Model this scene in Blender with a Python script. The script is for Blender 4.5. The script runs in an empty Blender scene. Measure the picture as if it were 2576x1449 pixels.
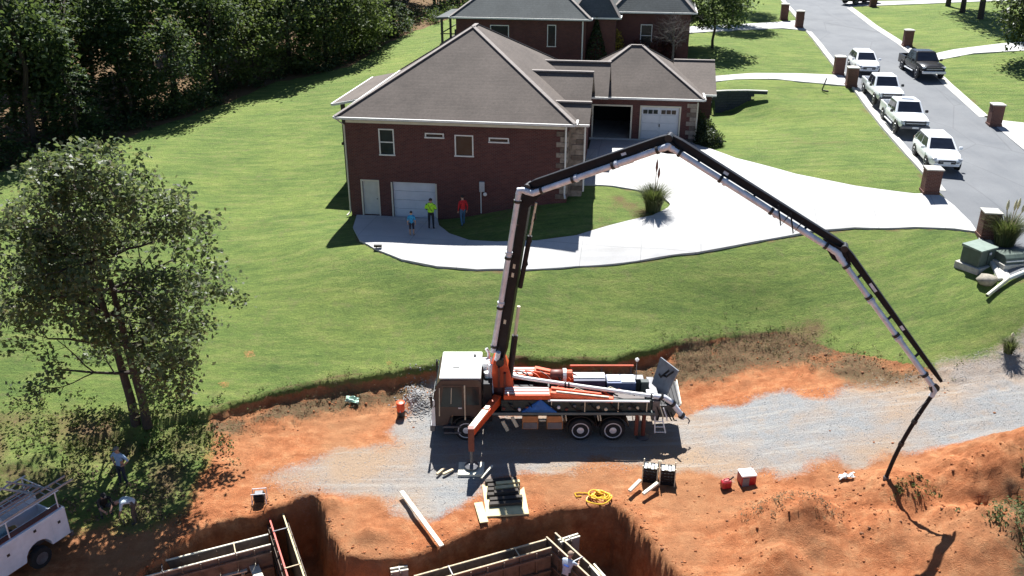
import bpy, bmesh, math, random
import numpy as np
from mathutils import Vector, Matrix, Euler
from mathutils.geometry import delaunay_2d_cdt

R = math.radians
random.seed(5)
scene = bpy.context.scene
COL = scene.collection

# ------------------------------------------------------------------ camera
cam_d = bpy.data.cameras.new('camera'); cam = bpy.data.objects.new('camera', cam_d); COL.objects.link(cam)
cam.location = (0, 0, 17.2); cam.rotation_euler = (R(90-24), 0, 0)
cam_d.sensor_width = 36; cam_d.lens = 36*2200/2576; cam_d.clip_end = 1500
scene.camera = cam

# ------------------------------------------------------------------ sky and sun
SUN_EL, SUN_AZ = 54.5, 1.0
world = bpy.data.worlds.new('World'); scene.world = world; world.use_nodes = True
wn = world.node_tree.nodes; wl = world.node_tree.links
sky = wn.new('ShaderNodeTexSky'); sky.sky_type = 'NISHITA'; sky.sun_disc = False
sky.sun_elevation = R(SUN_EL); sky.sun_rotation = R(SUN_AZ); sky.air_density = 0.6; sky.dust_density = 0.2; sky.ozone_density = 2.0; sky.altitude = 300
wl.new(sky.outputs['Color'], wn['Background'].inputs['Color']); wn['Background'].inputs['Strength'].default_value = 0.058
sun_d = bpy.data.lights.new('sun', 'SUN'); sun_d.energy = 5.0; sun_d.angle = R(0.53); sun_d.color = (1, .985, .955)
sun = bpy.data.objects.new('sun', sun_d); COL.objects.link(sun); sun.location = (0, 60, 60)
sdir = Vector((math.sin(R(SUN_AZ))*math.cos(R(SUN_EL)), math.cos(R(SUN_AZ))*math.cos(R(SUN_EL)), math.sin(R(SUN_EL))))
sun.rotation_euler = sdir.to_track_quat('Z', 'Y').to_euler()
scene.view_settings.view_transform = 'Standard'; scene.view_settings.look = 'None'
scene.view_settings.gamma = 1.0; scene.view_settings.use_curve_mapping = False
scene.view_settings.exposure = 1.2

# ------------------------------------------------------------------ materials
MATS = {}
def nodes_of(name):
    m = bpy.data.materials.new(name); m.use_nodes = True
    nt = m.node_tree; return m, nt, nt.nodes['Principled BSDF']
def N(nt, typ, **kw):
    n = nt.nodes.new(typ)
    for k, v in kw.items():
        if k in n.inputs.keys(): n.inputs[k].default_value = v
        else: setattr(n, k, v)
    return n
def ramp(nt, fac, stops):
    r = nt.nodes.new('ShaderNodeValToRGB'); nt.links.new(fac, r.inputs['Fac'])
    e = r.color_ramp.elements
    while len(e) < len(stops): e.new(.5)
    for i, (p, c) in enumerate(stops): e[i].position = p; e[i].color = (*c, 1) if len(c) == 3 else c
    return r.outputs['Color']
def mixc(nt, fac, a, b, blend='MIX'):
    m = nt.nodes.new('ShaderNodeMix'); m.data_type = 'RGBA'; m.blend_type = blend
    for k, v in ((0, fac), (6, a), (7, b)):
        if hasattr(v, 'default_value') or isinstance(v, bpy.types.NodeSocket): nt.links.new(v, m.inputs[k])
        else: m.inputs[k].default_value = (*v, 1) if isinstance(v, tuple) and len(v) == 3 else v
    return m.outputs[2]
def noise(nt, scale, detail=4, rough=.6, vec=None, dist=0.0):
    n = N(nt, 'ShaderNodeTexNoise'); n.inputs['Scale'].default_value = scale; n.inputs['Detail'].default_value = detail
    n.inputs['Roughness'].default_value = rough; n.inputs['Distortion'].default_value = dist
    if vec is not None: nt.links.new(vec, n.inputs['Vector'])
    return n.outputs['Fac']
def coords(nt, scale=(1, 1, 1), kind='Object', rot=(0, 0, 0)):
    t = nt.nodes.new('ShaderNodeTexCoord'); mp = nt.nodes.new('ShaderNodeMapping')
    mp.inputs['Scale'].default_value = scale; mp.inputs['Rotation'].default_value = rot
    nt.links.new(t.outputs[kind], mp.inputs['Vector']); return mp.outputs['Vector']
def bump(nt, bs, h, strength=.4, dist=.05):
    b = nt.nodes.new('ShaderNodeBump'); b.inputs['Strength'].default_value = strength; b.inputs['Distance'].default_value = dist
    nt.links.new(h, b.inputs['Height']); nt.links.new(b.outputs['Normal'], bs.inputs['Normal'])
def pm(name, c, rough=.6, metal=0.0, var=.25, sc=3.0, bmp=0.0, c2=None, spec=None, bsc=None, obj=False):
    if name in MATS: return MATS[name]
    m, nt, bs = nodes_of(name)
    v = coords(nt)
    f = noise(nt, sc, 5, .65, v)
    d = c2 or tuple(x*(1-var) for x in c)
    l = tuple(min(1, x*(1+var*.6)) for x in c)
    nt.links.new(ramp(nt, f, [(.3, d), (.55, c), (.75, l)]), bs.inputs['Base Color'])
    bs.inputs['Roughness'].default_value = rough; bs.inputs['Metallic'].default_value = metal
    if spec is not None: bs.inputs['Specular IOR Level'].default_value = spec
    if bmp: bump(nt, bs, noise(nt, bsc or sc*6, 4, .7, v), bmp, .02)
    MATS[name] = m; return m

def foliage(name, cols, transl=.42, rough=.55, spec=.3, tcol=(.16, .22, .03)):
    m, nt, bs = nodes_of(name)
    g = nt.nodes.new('ShaderNodeNewGeometry')
    c = ramp(nt, g.outputs['Random Per Island'], [(i/max(1, len(cols)-1), k) for i, k in enumerate(cols)])
    nt.links.new(c, bs.inputs['Base Color']); bs.inputs['Roughness'].default_value = rough
    bs.inputs['Specular IOR Level'].default_value = spec
    tr = nt.nodes.new('ShaderNodeBsdfTranslucent'); nt.links.new(mixc(nt, .45, c, tcol), tr.inputs['Color'])
    mx = nt.nodes.new('ShaderNodeMixShader'); mx.inputs[0].default_value = transl
    nt.links.new(bs.outputs[0], mx.inputs[1]); nt.links.new(tr.outputs[0], mx.inputs[2])
    nt.links.new(mx.outputs[0], nt.nodes['Material Output'].inputs['Surface'])
    MATS[name] = m; return m

def glass_dark(name, c=(.012, .014, .018), rough=.05):
    m, nt, bs = nodes_of(name)
    nt.links.new(ramp(nt, noise(nt, 1.3, 2), [(.3, c), (.7, tuple(x*1.8 for x in c))]), bs.inputs['Base Color'])
    bs.inputs['Roughness'].default_value = rough; bs.inputs['Specular IOR Level'].default_value = .35
    MATS[name] = m; return m

# ------------------------------------------------------------------ mesh helpers
class MB:
    def __init__(s): s.v = []; s.f = []
    def add(s, vs, fs):
        o = len(s.v); s.v += [tuple(p) for p in vs]; s.f += [tuple(i+o for i in f) for f in fs]; return s
    def hexa(s, p):   # 8 points: bottom 4 ccw, top 4 ccw
        return s.add(p, [(3, 2, 1, 0), (4, 5, 6, 7), (0, 1, 5, 4), (1, 2, 6, 5), (2, 3, 7, 6), (3, 0, 4, 7)])
    def box(s, x0, x1, y0, y1, z0, z1):
        return s.hexa([(x0, y0, z0), (x1, y0, z0), (x1, y1, z0), (x0, y1, z0), (x0, y0, z1), (x1, y0, z1), (x1, y1, z1), (x0, y1, z1)])
    def cbox(s, c, d, rot=None):
        x, y, z = d[0]/2, d[1]/2, d[2]/2
        ps = [Vector(q) for q in ((-x, -y, -z), (x, -y, -z), (x, y, -z), (-x, y, -z), (-x, -y, z), (x, -y, z), (x, y, z), (-x, y, z))]
        if rot is not None:
            M = rot if isinstance(rot, Matrix) else Euler(rot).to_matrix()
            ps = [M @ p for p in ps]
        return s.hexa([p+Vector(c) for p in ps])
    def beam(s, a, b, w0, h0, w1=None, h1=None, up=(0, 0, 1)):
        a, b = Vector(a), Vector(b); w1 = w0 if w1 is None else w1; h1 = h0 if h1 is None else h1
        d = (b-a).normalized(); sx = d.cross(Vector(up))
        if sx.length < 1e-4: sx = d.cross(Vector((0, 1, 0)))
        sx.normalize(); u = sx.cross(d)
        r = lambda p, w, h: [p-sx*w/2-u*h/2, p+sx*w/2-u*h/2, p+sx*w/2+u*h/2, p-sx*w/2+u*h/2]
        A, B = r(a, w0, h0), r(b, w1, h1)
        return s.add(A+B, [(0, 1, 2, 3), (7, 6, 5, 4), (0, 4, 5, 1), (1, 5, 6, 2), (2, 6, 7, 3), (3, 7, 4, 0)])
    def prism(s, poly, axis, a, b):   # poly in the two other axes
        def P3(p, t):
            if axis == 'x': return (t, p[0], p[1])
            if axis == 'y': return (p[0], t, p[1])
            return (p[0], p[1], t)
        n = len(poly)
        return s.add([P3(p, a) for p in poly]+[P3(p, b) for p in poly],
                     [tuple(range(n)), tuple(range(2*n-1, n-1, -1))]+[(i, i+n, (i+1) % n+n, (i+1) % n) for i in range(n)])
    def tube(s, pts, rad, sides=8, cap=True):
        pts = [Vector(p) for p in pts]; n = len(pts)
        rad = rad if isinstance(rad, (list, tuple)) else [rad]*n
        o = len(s.v); prev = None
        for i, p in enumerate(pts):
            d = (pts[min(i+1, n-1)]-pts[max(i-1, 0)]).normalized()
            if prev is None:
                sx = d.cross(Vector((0, 0, 1)));
                if sx.length < .05: sx = d.cross(Vector((1, 0, 0)))
            else: sx = prev-d*prev.dot(d)
            sx.normalize(); prev = sx; u = sx.cross(d)
            for k in range(sides):
                t = 2*math.pi*k/sides; s.v.append(tuple(p+(sx*math.cos(t)+u*math.sin(t))*rad[i]))
        for i in range(n-1):
            for k in range(sides):
                a = o+i*sides+k; b = o+i*sides+(k+1) % sides
                s.f.append((a, b, b+sides, a+sides))
        if cap:
            s.f.append(tuple(o+k for k in range(sides-1, -1, -1))); s.f.append(tuple(o+(n-1)*sides+k for k in range(sides)))
        return s
    def lathe(s, prof, c=(0, 0, 0), axis='z', sides=16):   # prof (r, t)
        o = len(s.v); n = len(prof)
        for r, t in prof:
            for k in range(sides):
                a = 2*math.pi*k/sides; x, y = r*math.cos(a), r*math.sin(a)
                q = {'z': (x, y, t), 'y': (x, t, y), 'x': (t, x, y)}[axis]
                s.v.append((c[0]+q[0], c[1]+q[1], c[2]+q[2]))
        for i in range(n-1):
            for k in range(sides):
                a = o+i*sides+k; b = o+i*sides+(k+1) % sides; s.f.append((a, b, b+sides, a+sides))
        s.f.append(tuple(o+k for k in range(sides))); s.f.append(tuple(o+(n-1)*sides+k for k in range(sides-1, -1, -1)))
        return s
    def loft(s, rings, cap=True):
        o = len(s.v); m = len(rings[0])
        for r in rings: s.v += [tuple(p) for p in r]
        for i in range(len(rings)-1):
            for k in range(m):
                a = o+i*m+k; b = o+i*m+(k+1) % m; s.f.append((a, b, b+m, a+m))
        if cap:
            s.f.append(tuple(o+k for k in range(m))); s.f.append(tuple(o+(len(rings)-1)*m+k for k in range(m-1, -1, -1)))
        return s
    def mesh(s, name, mat, smooth=False, bevel=0):
        me = bpy.data.meshes.new(name); me.from_pydata(s.v, [], s.f)
        bm = bmesh.new(); bm.from_mesh(me); bmesh.ops.recalc_face_normals(bm, faces=bm.faces)
        if bevel:
            ed = [e for e in bm.edges if len(e.link_faces) == 2 and e.calc_face_angle(0) > .5]
            bmesh.ops.bevel(bm, geom=ed, offset=bevel, segments=1, affect='EDGES', profile=.7)
        bm.to_mesh(me); bm.free()
        if mat: me.materials.append(mat)
        if smooth:
            for p in me.polygons: p.use_smooth = True
            try: me.set_sharp_from_angle(angle=R(40))
            except Exception: pass
        return me
    def build(s, name, mat, parent=None, smooth=False, bevel=0, label=None):
        o = bpy.data.objects.new(name, s.mesh(name, mat, smooth, bevel)); COL.objects.link(o)
        if parent is not None: o.parent = parent
        if label: o['label'] = label
        return o
def B(*a): return MB().box(*a)
def tag(o, label, cat, group=None):
    o['label'] = label; o['category'] = cat
    if group: o['group'] = group
    return o
def thing(name, label, cat, loc=(0, 0, 0), rz=0.0, group=None):
    o = bpy.data.objects.new(name, None); COL.objects.link(o); o.empty_display_size = .3
    o.location = loc; o.rotation_euler = (0, 0, rz); return tag(o, label, cat, group)
def struct(o, kind='structure'): o['kind'] = kind; return o
def share(name, me, parent, loc=(0, 0, 0), rot=(0, 0, 0), scale=(1, 1, 1)):
    o = bpy.data.objects.new(name, me); COL.objects.link(o); o.parent = parent
    o.location = loc; o.rotation_euler = rot; o.scale = scale; return o
def fast_mesh(name, V, F, mat, smooth=False):
    V = np.asarray(V, np.float32); F = np.asarray(F, np.int32); k = F.shape[1]
    me = bpy.data.meshes.new(name); me.vertices.add(len(V)); me.vertices.foreach_set('co', V.ravel())
    me.loops.add(F.size); me.loops.foreach_set('vertex_index', F.ravel())
    me.polygons.add(len(F)); me.polygons.foreach_set('loop_start', np.arange(0, F.size, k, dtype=np.int32))
    me.polygons.foreach_set('loop_total', np.full(len(F), k, np.int32))
    if smooth: me.polygons.foreach_set('use_smooth', np.ones(len(F), bool))
    me.update(calc_edges=True); me.validate()
    if mat: me.materials.append(mat)
    return me
def mesh_obj(name, me, parent=None):
    o = bpy.data.objects.new(name, me); COL.objects.link(o)
    if parent is not None: o.parent = parent
    return o

# ------------------------------------------------------------------ terrain
#TERR-BEGIN
LAWN_PTS = [(-12.12, 33.44, -3.0), (-7.99, 35.03, -2.8), (-3.48, 35.8, -2.6), (3.06, 36.78, -2.5), (7.96, 37.84, -2.3), (12.13, 39.22, -1.9), (16.31, 37.06, -1.9), (18.92, 34.54, -1.6), (22.61, 34.17, -1.0), (-0.57, 40.91, -0.25), (-7.40, 43.6, .1), (-2.44, 44.42, .2), (3.64, 43.42, .4), (8.6, 42.8, .5), (9.02, 45.46, 0.9), (15.13, 43.86, 0.8), (20.29, 43.73, 1.3), (23.48, 41.72, 1.6), (23.2, 35.94, 0.5), (20.12, 38.85, 0.0), (-9.48, 49.02, 0.0), (-4.41, 48.81, 0.0), (3.89, 48.6, 1.65), (5.65, 57.56, 2.3), (11.78, 57.56, 2.3), (10.06, 52.07, 2.15), (14.09, 48.66, 1.95), (19.38, 47.43, 2.1), (23.1, 45.69, 2.2), (8.11, 48.44, 1.3), (-10.8, 53.24, 0.25), (-10.2, 45.6, -.05), (-17.36, 53.01, -0.2), (-14.51, 42.6, -1.2), (-22.02, 52.09, 0.1), (-34.08, 56.24, 0.4), (-26.87, 42.13, -1.0), (-20.21, 36.01, -2.4), (-22.58, 33.27, -2.9), (-5.7, 39.3, -1.5), (4.19, 39.3, -1.5), (12.42, 40.98, -0.5), (-23.26, 74.49, 1.6), (-13.36, 88.98, 3.3), (-8.06, 92.14, 4.0), (-14.3, 63.37, 1.0), (0.41, 77.01, 4.5), (14.03, 76.4, 4.6), (14.18, 60.1, 2.4), (21.61, 66.85, 3.2), (19.81, 52.26, 2.6), (16.13, 71.35, 3.7), (25.89, 70.82, 3.8), (23.4, 86.56, 4.8), (26.94, 61.12, 3.0), (29.52, 74.68, 3.9), (32.09, 92.05, 4.8), (34.41, 111.18, 5.5), (32.43, 58.07, 2.9), (35.31, 70.6, 4.0), (44.85, 83.76, 5.2), (56.91, 101.46, 6.1), (26.81, 43.23, 1.7), (13.66, 100.37, 5.8), (-4.2, 109.69, 5.2),
 (16, 65, 2.35), (18, 65.2, 2.6), (19.8, 65.4, 3.3), (16, 68, 3.7), (18, 68, 3.75), (14.3, 67.5, 3.2), (-4, 41.0, -.35), (-4.5, 39.6, -1.3), (0, 56, 1.6), (-5, 62, 1.6), (5, 66, 3.0), (-150, 60, 2), (-150, 160, 6), (0, 180, 8), (150, 180, 9), (150, 60, 4), (60, 40, 2)]
WORK_PTS = [(1.88, 31.06, -3.9), (-2.34, 31.35, -3.9), (-11.36, 30.34, -4.0), (-17.68, 25.09, -4.3), (-11.87, 26.75, -4.2), (-0.57, 26.75, -4.2), (4.68, 26.63, -4.1), (-4.33, 26.69, -4.15), (8.44, 34.68, -3.75), (7.72, 30.91, -3.85), (-3.45, 34.84, -3.85), (-10.35, 32.98, -3.95), (12.09, 31.81, -3.2), (17.12, 31.96, -2.5), (22.0, 32.76, -1.6), (20.59, 29.94, -2.0), (14.12, 28.25, -3.1), (12.55, 23.87, -3.6), (18.31, 25.25, -3.0), (7.18, 24.33, -4.0), (-17.8, 30.05, -3.8), (-20.45, 28.83, -3.9), (0.0, 23.58, -4.2), (0, 10, -4.4), (-40, 15, -4.6), (40, 15, -3.2)]
BANK = [(-60, 24), (-21.97, 27.19), (-20.39, 28.82), (-18.06, 30.76), (-15.13, 31.89), (-12.67, 32.85), (-10.49, 33.95), (-7.96, 34.85), (-3.84, 35.61), (-0.71, 36.0), (2.09, 36.19), (4.92, 36.49), (6.71, 37.2), (8.91, 37.75), (10.92, 38.21), (12.94, 38.53), (15.27, 36.75), (18.05, 34.54), (19.64, 33.45), (22.41, 33.8), (25.81, 34.34), (60, 38)]
PIT = [(-13.7, 22.25), (-12.4, 24.87), (-11.72, 26.06), (-9.76, 26.75), (-9.0, 27.34), (-7.78, 28.08), (-7.17, 26.75), (-6.48, 25.29), (-5.92, 24.56), (-4.63, 24.46), (-2.69, 24.87), (-2.01, 25.62), (-0.56, 26.24), (1.39, 26.94), (3.25, 27.34), (4.01, 27.34), (4.47, 26.75), (4.77, 25.62), (5.34, 24.56), (5.86, 23.52), (6.3, 22.62), (6.33, 20.24), (-12.83, 20.24)]
GRAVEL = [(-10.39, 29.23), (-8.02, 30.19), (-4.86, 31.21), (-4.67, 34.23), (-3.59, 35.2), (-2.95, 32.9), (7.35, 33.56), (10.99, 34.09), (14.4, 33.76), (17.97, 34.05), (20.61, 34.17), (30, 35.3), (30, 28.13), (17.43, 29.14), (14.35, 29.06), (10.35, 28.54), (8.19, 29.23), (7.0, 29.62), (3.43, 29.58), (0.19, 29.31), (-0.9, 27.81), (-2.84, 26.96), (-4.38, 27.2), (-5.44, 28.26), (-7.63, 28.26), (-10.25, 28.7)]
# spoil heaps: x, y, radius x, radius y, height, rotation
HEAPS = [(18.9, 27.0, 5.4, 2.8, 1.9, 0.12), (14.6, 26.7, 3.6, 2.0, .8, 0.1), (10.4, 25.5, 2.8, 2.4, 1.15, 0.3), (9.2, 23.6, 1.8, 1.8, .7, 0), (17.0, 24.0, 5.0, 3.0, 1.1, -.1),
         (21.0, 25.0, 2.8, 3.2, 1.2, 0), (13.2, 25.0, 2.4, 2.0, .6, .4), (-4.3, 34.3, .9, 1.1, .55, .3), (-7, 27.4, .9, .8, .3, 0), (-5.2, 25.6, 1, .6, .3, 0)]

def rbf(C, lam=0.15):
    C = np.array(C, float); X = C[:, :2]; n = len(C)
    d = np.sqrt(((X[:, None] - X[None])**2).sum(2) + 4.0)
    Pm = np.c_[np.ones(n), X]
    A = np.zeros((n + 3, n + 3)); A[:n, :n] = -d + lam*np.eye(n); A[:n, n:] = Pm; A[n:, :n] = Pm.T
    w = np.linalg.solve(A, np.r_[C[:, 2], np.zeros(3)])
    def fn(x, y):
        q = np.stack([np.ravel(x), np.ravel(y)], -1).astype(float); out = np.empty(len(q))
        for i in range(0, len(q), 20000):
            k = q[i:i+20000]
            dd = np.sqrt(((k[:, None] - X[None])**2).sum(2) + 4.0)
            out[i:i+20000] = -dd @ w[:n] + w[n] + k @ w[n+1:]
        return out
    return fn

def seg_dist(x, y, pts, closed=False):
    best = np.full(len(x), 1e9); n = len(pts)
    for i in range(n if closed else n-1):
        ax, ay = pts[i]; bx, by = pts[(i+1) % n]
        dx, dy = bx-ax, by-ay; t = np.clip(((x-ax)*dx + (y-ay)*dy)/(dx*dx+dy*dy+1e-9), 0, 1)
        best = np.minimum(best, np.hypot(x-ax-t*dx, y-ay-t*dy))
    return best

def inside(x, y, pts):
    r = np.zeros(len(x), bool); n = len(pts)
    for i in range(n):
        ax, ay = pts[i]; bx, by = pts[(i+1) % n]
        c = ((ay > y) != (by > y)) & (x < (bx-ax)*(y-ay)/((by-ay) if by != ay else 1e-9) + ax)
        r ^= c
    return r

def sdf(x, y, pts):          # >0 inside
    d = seg_dist(x, y, pts, True)
    return np.where(inside(x, y, pts), d, -d)

_bx = np.array([p[0] for p in BANK]); _by = np.array([p[1] for p in BANK])
def bank_sd(x, y):           # >0 on the lawn side
    d = seg_dist(x, y, BANK)
    return np.where(y > np.interp(x, _bx, _by), d, -d)

def sstep(a, b, v):
    t = np.clip((v-a)/(b-a), 0, 1); return t*t*(3-2*t)

_rs = np.random.RandomState(7)
_perm = _rs.permutation(256)
_val = _rs.rand(256)
def vnoise(x, y):
    xi = np.floor(x).astype(int); yi = np.floor(y).astype(int); fx = x-xi; fy = y-yi
    fx = fx*fx*(3-2*fx); fy = fy*fy*(3-2*fy)
    h = lambda a, b: _val[_perm[(_perm[a & 255] + b) & 255]]
    return ((h(xi, yi)*(1-fx) + h(xi+1, yi)*fx)*(1-fy) + (h(xi, yi+1)*(1-fx) + h(xi+1, yi+1)*fx)*fy)*2-1
def fbm(x, y, o=4):
    s = 0; a = 1.0; f_ = 1.0
    for i in range(o):
        s = s + a*vnoise(x*f_+17*i, y*f_-9*i); a *= .5; f_ *= 2.03
    return s/1.9

_lawn = rbf(LAWN_PTS); _work = rbf(WORK_PTS)
def terrain(x, y, detail=True):
    x = np.atleast_1d(np.asarray(x, float)); y = np.atleast_1d(np.asarray(y, float))
    L = _lawn(x, y); Wk = _work(x, y)
    bd = bank_sd(x, y)
    wid = 1.75 + 1.15*sstep(5, 9, x) - 1.2*sstep(16, 20, x) - .7*sstep(-4.5, -2.5, x)*sstep(6.5, 4.5, x)
    nb = fbm(x*.9, y*.9, 3)*.20 + .10*fbm(x*3.3, y*3.3, 2) if detail else 0
    e = bd + nb; scarp = .58 - .34*sstep(6.5, 9, x)
    t = scarp*sstep(-.22, .03, e) + (1-scarp)*sstep(-wid, -.05, e)
    hp = np.zeros(len(x))
    for hx, hy, rx, ry, hh, ro in HEAPS:
        cx = (x-hx)*math.cos(ro)+(y-hy)*math.sin(ro); cy = -(x-hx)*math.sin(ro)+(y-hy)*math.cos(ro)
        q = np.sqrt((cx/rx)**2+(cy/ry)**2); hp = np.maximum(hp, hh*(1-sstep(-.15, 1.0, q))*1.08)
    Wk = Wk + hp
    if detail:
        rough = np.clip(.055 + hp*.20 + .10*sstep(-3, 0, -np.abs(bd+.4)) + .04*sstep(9, 12, x)*(y < 29), 0, .3)
        gr = sdf(x, y, GRAVEL); rough = np.where(gr > 0, .02, rough)
        Wk = Wk + rough*(fbm(x*1.3, y*1.3, 4) + .7*fbm(x*4, y*4, 3) + .55*(.5-np.abs(fbm(x*2.6+3, y*2.6, 3))))
        L = L + .05*fbm(x*.35, y*.5, 3)
    z = Wk*(1-t) + L*t
    if detail:
        z = z + (t > .02)*(t < .98)*.10*fbm(x*3.1, y*3.1, 3)
    pd = sdf(x, y, PIT)
    if detail: pd = pd + .20*fbm(x*1.1, y*1.1, 2) + .09*fbm(x*3.7, y*3.7, 2)
    pt = sstep(-.03, .34, pd)
    z = z*(1-pt) + pt*(-6.75 + (.08*fbm(x*2, y*2, 3) if detail else 0))
    # terrace cut for the garage block of the brick house
    g = sstep(1.0, 0, np.maximum(np.maximum(3.6-x, x-12.6), np.maximum(57.2-y, y-66)))
    z = np.where(g > 0, np.minimum(z, z*(1-g)+2.15*g), z)
    # level ground in front of the block retaining wall, fill behind it
    yw = np.interp(x, [13.3, 14.7, 16.2, 17.8, 19.3], [65.6, 66.2, 66.6, 66.7, 66.4]); d = yw - y
    k = (x > 12.9)*(x < 19.6)
    tg = 2.3 + 1.35*sstep(16.3, 19.4, x); b2 = sstep(1.5, 4.5, d)
    z = np.where((d > 0)*(d < 4.5)*k > 0, np.minimum(z, tg*(1-b2)+z*b2), z)
    tb = np.where(x < 15.2, 3.0, 3.75)
    z = np.where((d <= 0)*(d > -1.2)*k > 0, np.minimum(np.maximum(z, tb-.25), tb), z)
    return z
#TERR-END
DRIVE = [(-9.2, 49.1), (-9.04, 46.82), (-8.32, 44.68), (-7.28, 43.45), (-5.79, 42.42), (-3.85, 41.61), (-1.79, 41.22), (0.65, 41.3), (3.33, 41.77), (6.44, 42.01), (9.58, 42.42), (12.88, 43.29), (16.23, 44.04), (18.31, 43.99), (21.13, 43.25), (22.81, 42.45), (23.71, 41.88), (23.85, 42.99), (23.78, 44.76), (23.52, 46.19), (22.28, 46.36), (19.54, 47.89), (16.73, 49.94), (13.93, 53.1), (12.89, 55.22), (12.51, 55.88), (12.13, 57.75), (5.4, 58.66), (4.98, 55.76), (4.81, 54.23), (4.28, 51.4), (3.85, 49.57), (5.91, 49.56), (7.29, 49.26), (8.17, 48.89), (8.78, 48.31), (9.0, 47.76), (9.02, 47.47), (8.84, 47.15), (8.45, 46.77), (7.8, 46.15), (5.92, 45.2), (3.46, 44.09), (1.32, 43.75), (-0.81, 43.87), (-2.33, 44.35), (-3.48, 45.53), (-4.16, 47.07), (-4.37, 48.45)]
ROAD_L = [(21, 33.0), (22.9, 37.6), (23.71, 41.88), (23.72, 46.72), (24.4, 52.45), (25.41, 59.28), (26.48, 66.58), (27.3, 73.71), (28.41, 81.8), (30.01, 91.9), (31.72, 102.77), (33.56, 114.25), (37, 130), (42, 150)]
ROAD_R = [(29.6, 32.0), (30.6, 37.0), (31.2, 42), (31.63, 47.25), (32.26, 53.85), (33.32, 61.06), (34.28, 68.96), (35.5, 76.3), (36.66, 84.35), (37.74, 94.26), (39.55, 106.6), (40.86, 114.64), (44, 130), (49, 150)]
# the road ends of the gravel lane: start of the asphalt is hidden right of the frame
ROAD_L = ROAD_L[1:]; ROAD_R = ROAD_R[1:]
ROAD = ROAD_L + ROAD_R[::-1]
DRIVE2 = [(15.63, 72.49), (20.13, 73.33), (23.43, 73.35), (27.2, 72.9), (26.6, 69.5), (24.49, 70.41), (21.33, 71.6), (18.06, 71.38), (15.28, 70.62)]
DRIVE3 = [(35.7, 78.6), (39.84, 80.74), (47.05, 82.63), (58, 84.5), (56, 80.6), (45.25, 79.14), (40.76, 78.91), (35.6, 76.6)]
DRIVE4 = [(33.25, 60.63), (35.2, 59.53), (37.46, 57.58), (45, 55), (43, 47), (31.7, 47.81), (32.35, 54.24)]
DRIVE5 = [(11.92, 86.62), (16.52, 91.28), (23.3, 94.5), (30.7, 98.2), (30.1, 92.5), (27.92, 93.4), (22.76, 91.3), (16.89, 88.2), (12.27, 83.58)]
DRIVE6 = [(40.3, 111.5), (48.8, 109.9), (62, 110.5), (62, 107.5), (48.8, 107.2), (39.7, 107.6)]
PAVED = [DRIVE, ROAD, DRIVE2, DRIVE3, DRIVE4, DRIVE5, DRIVE6]
_terrain0 = terrain
def terrain(x, y, detail=True):
    x = np.atleast_1d(np.asarray(x, float)); y = np.atleast_1d(np.asarray(y, float))
    z = _terrain0(x, y, detail)
    for p in PAVED: z = z - .10*sstep(0, .3, sdf(x, y, p))
    return z
def gz(x, y): return float(_terrain0(x, y, False)[0])
def gzd(x, y): return float(terrain(x, y, True)[0])

xs = np.concatenate([np.arange(-150, -40, 5), np.arange(-40, -24, .6), np.arange(-24, 25, .14), np.arange(25, 60, .7), np.arange(60, 151, 5)])
ys = np.concatenate([np.arange(0, 21.5, 1.5), np.arange(21.5, 39.5, .13), np.arange(39.5, 52, .28), np.arange(52, 120, .8), np.arange(120, 201, 5)])
GX, GY = np.meshgrid(xs, ys); gx, gy = GX.ravel(), GY.ravel()
gzv = terrain(gx, gy)
nx, ny = len(xs), len(ys)
idx = np.arange(nx*ny).reshape(ny, nx)
F = np.stack([idx[:-1, :-1], idx[:-1, 1:], idx[1:, 1:], idx[1:, :-1]], -1).reshape(-1, 4)
bd = bank_sd(gx, gy)
nz = fbm(gx*.8, gy*.8, 4)
wid = 1.75 + 1.15*sstep(5, 9, gx) - 1.2*sstep(16, 20, gx) - .7*sstep(-4.5, -2.5, gx)*sstep(6.5, 4.5, gx)
nbz = fbm(gx*.9, gy*.9, 3)*.20 + .10*fbm(gx*3.3, gy*3.3, 2)
dirt = 1 - sstep(-.16, .0, bd + nbz)
nz2 = fbm(gx*.28+5, gy*.5, 3)
grv = sstep(-1.3, 1.1, sdf(gx, gy, GRAVEL) + nz*.7 + nz2*.9)
grv = grv*(1 - .42*sstep(-3.5, -8.5, gx + nz2*2))*(1-.0*gx)
dry = np.exp(-np.abs(bd + .42*wid)/(.36*wid))*(.92+.6*nz)
dry = np.maximum(dry, (.85+.7*nz)*sstep(.15, -.25, bd)*sstep(-1.9, -1.1, bd)*sstep(6.5, 8.5, gx)*sstep(18.5, 15, gx))
dry = np.maximum(dry, .62*np.exp(-np.abs(bd-.12)/.2)*(.8+.6*nz))
dry = np.maximum(dry, (.5+.6*nz)*sstep(2.0, .2, np.hypot((gx-13.0)/2.4, (gy-38.0)/.9)))          # weedy patch above the lane
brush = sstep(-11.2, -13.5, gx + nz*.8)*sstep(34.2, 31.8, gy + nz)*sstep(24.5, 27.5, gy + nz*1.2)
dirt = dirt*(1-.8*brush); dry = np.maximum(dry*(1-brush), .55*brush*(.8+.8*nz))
nf = fbm(gx*2.1+9, gy*2.6, 4)
for hx, hy, r in ((-12.3, 36.4, .5), (-13.1, 34.4, .65), (-5.7, 35.9, .35)):
    dirt = np.maximum(dirt, .48*sstep(1.5, .1, np.hypot(gx-hx, (gy-hy)*1.5)/r + nf*.9))
isl = sstep(0, 1.2, np.minimum(np.minimum(gx-3.8, 8.9-gx), np.minimum(gy-44.6, 49.3-gy)))
dry = np.maximum(dry, .55*isl*(.6+.8*nz))
dd_ = sdf(gx, gy, DRIVE); dry = np.maximum(dry, .62*np.exp(-np.abs(dd_+.05)/.22)*(.9+.6*nz)*(dd_ < .2))
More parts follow.
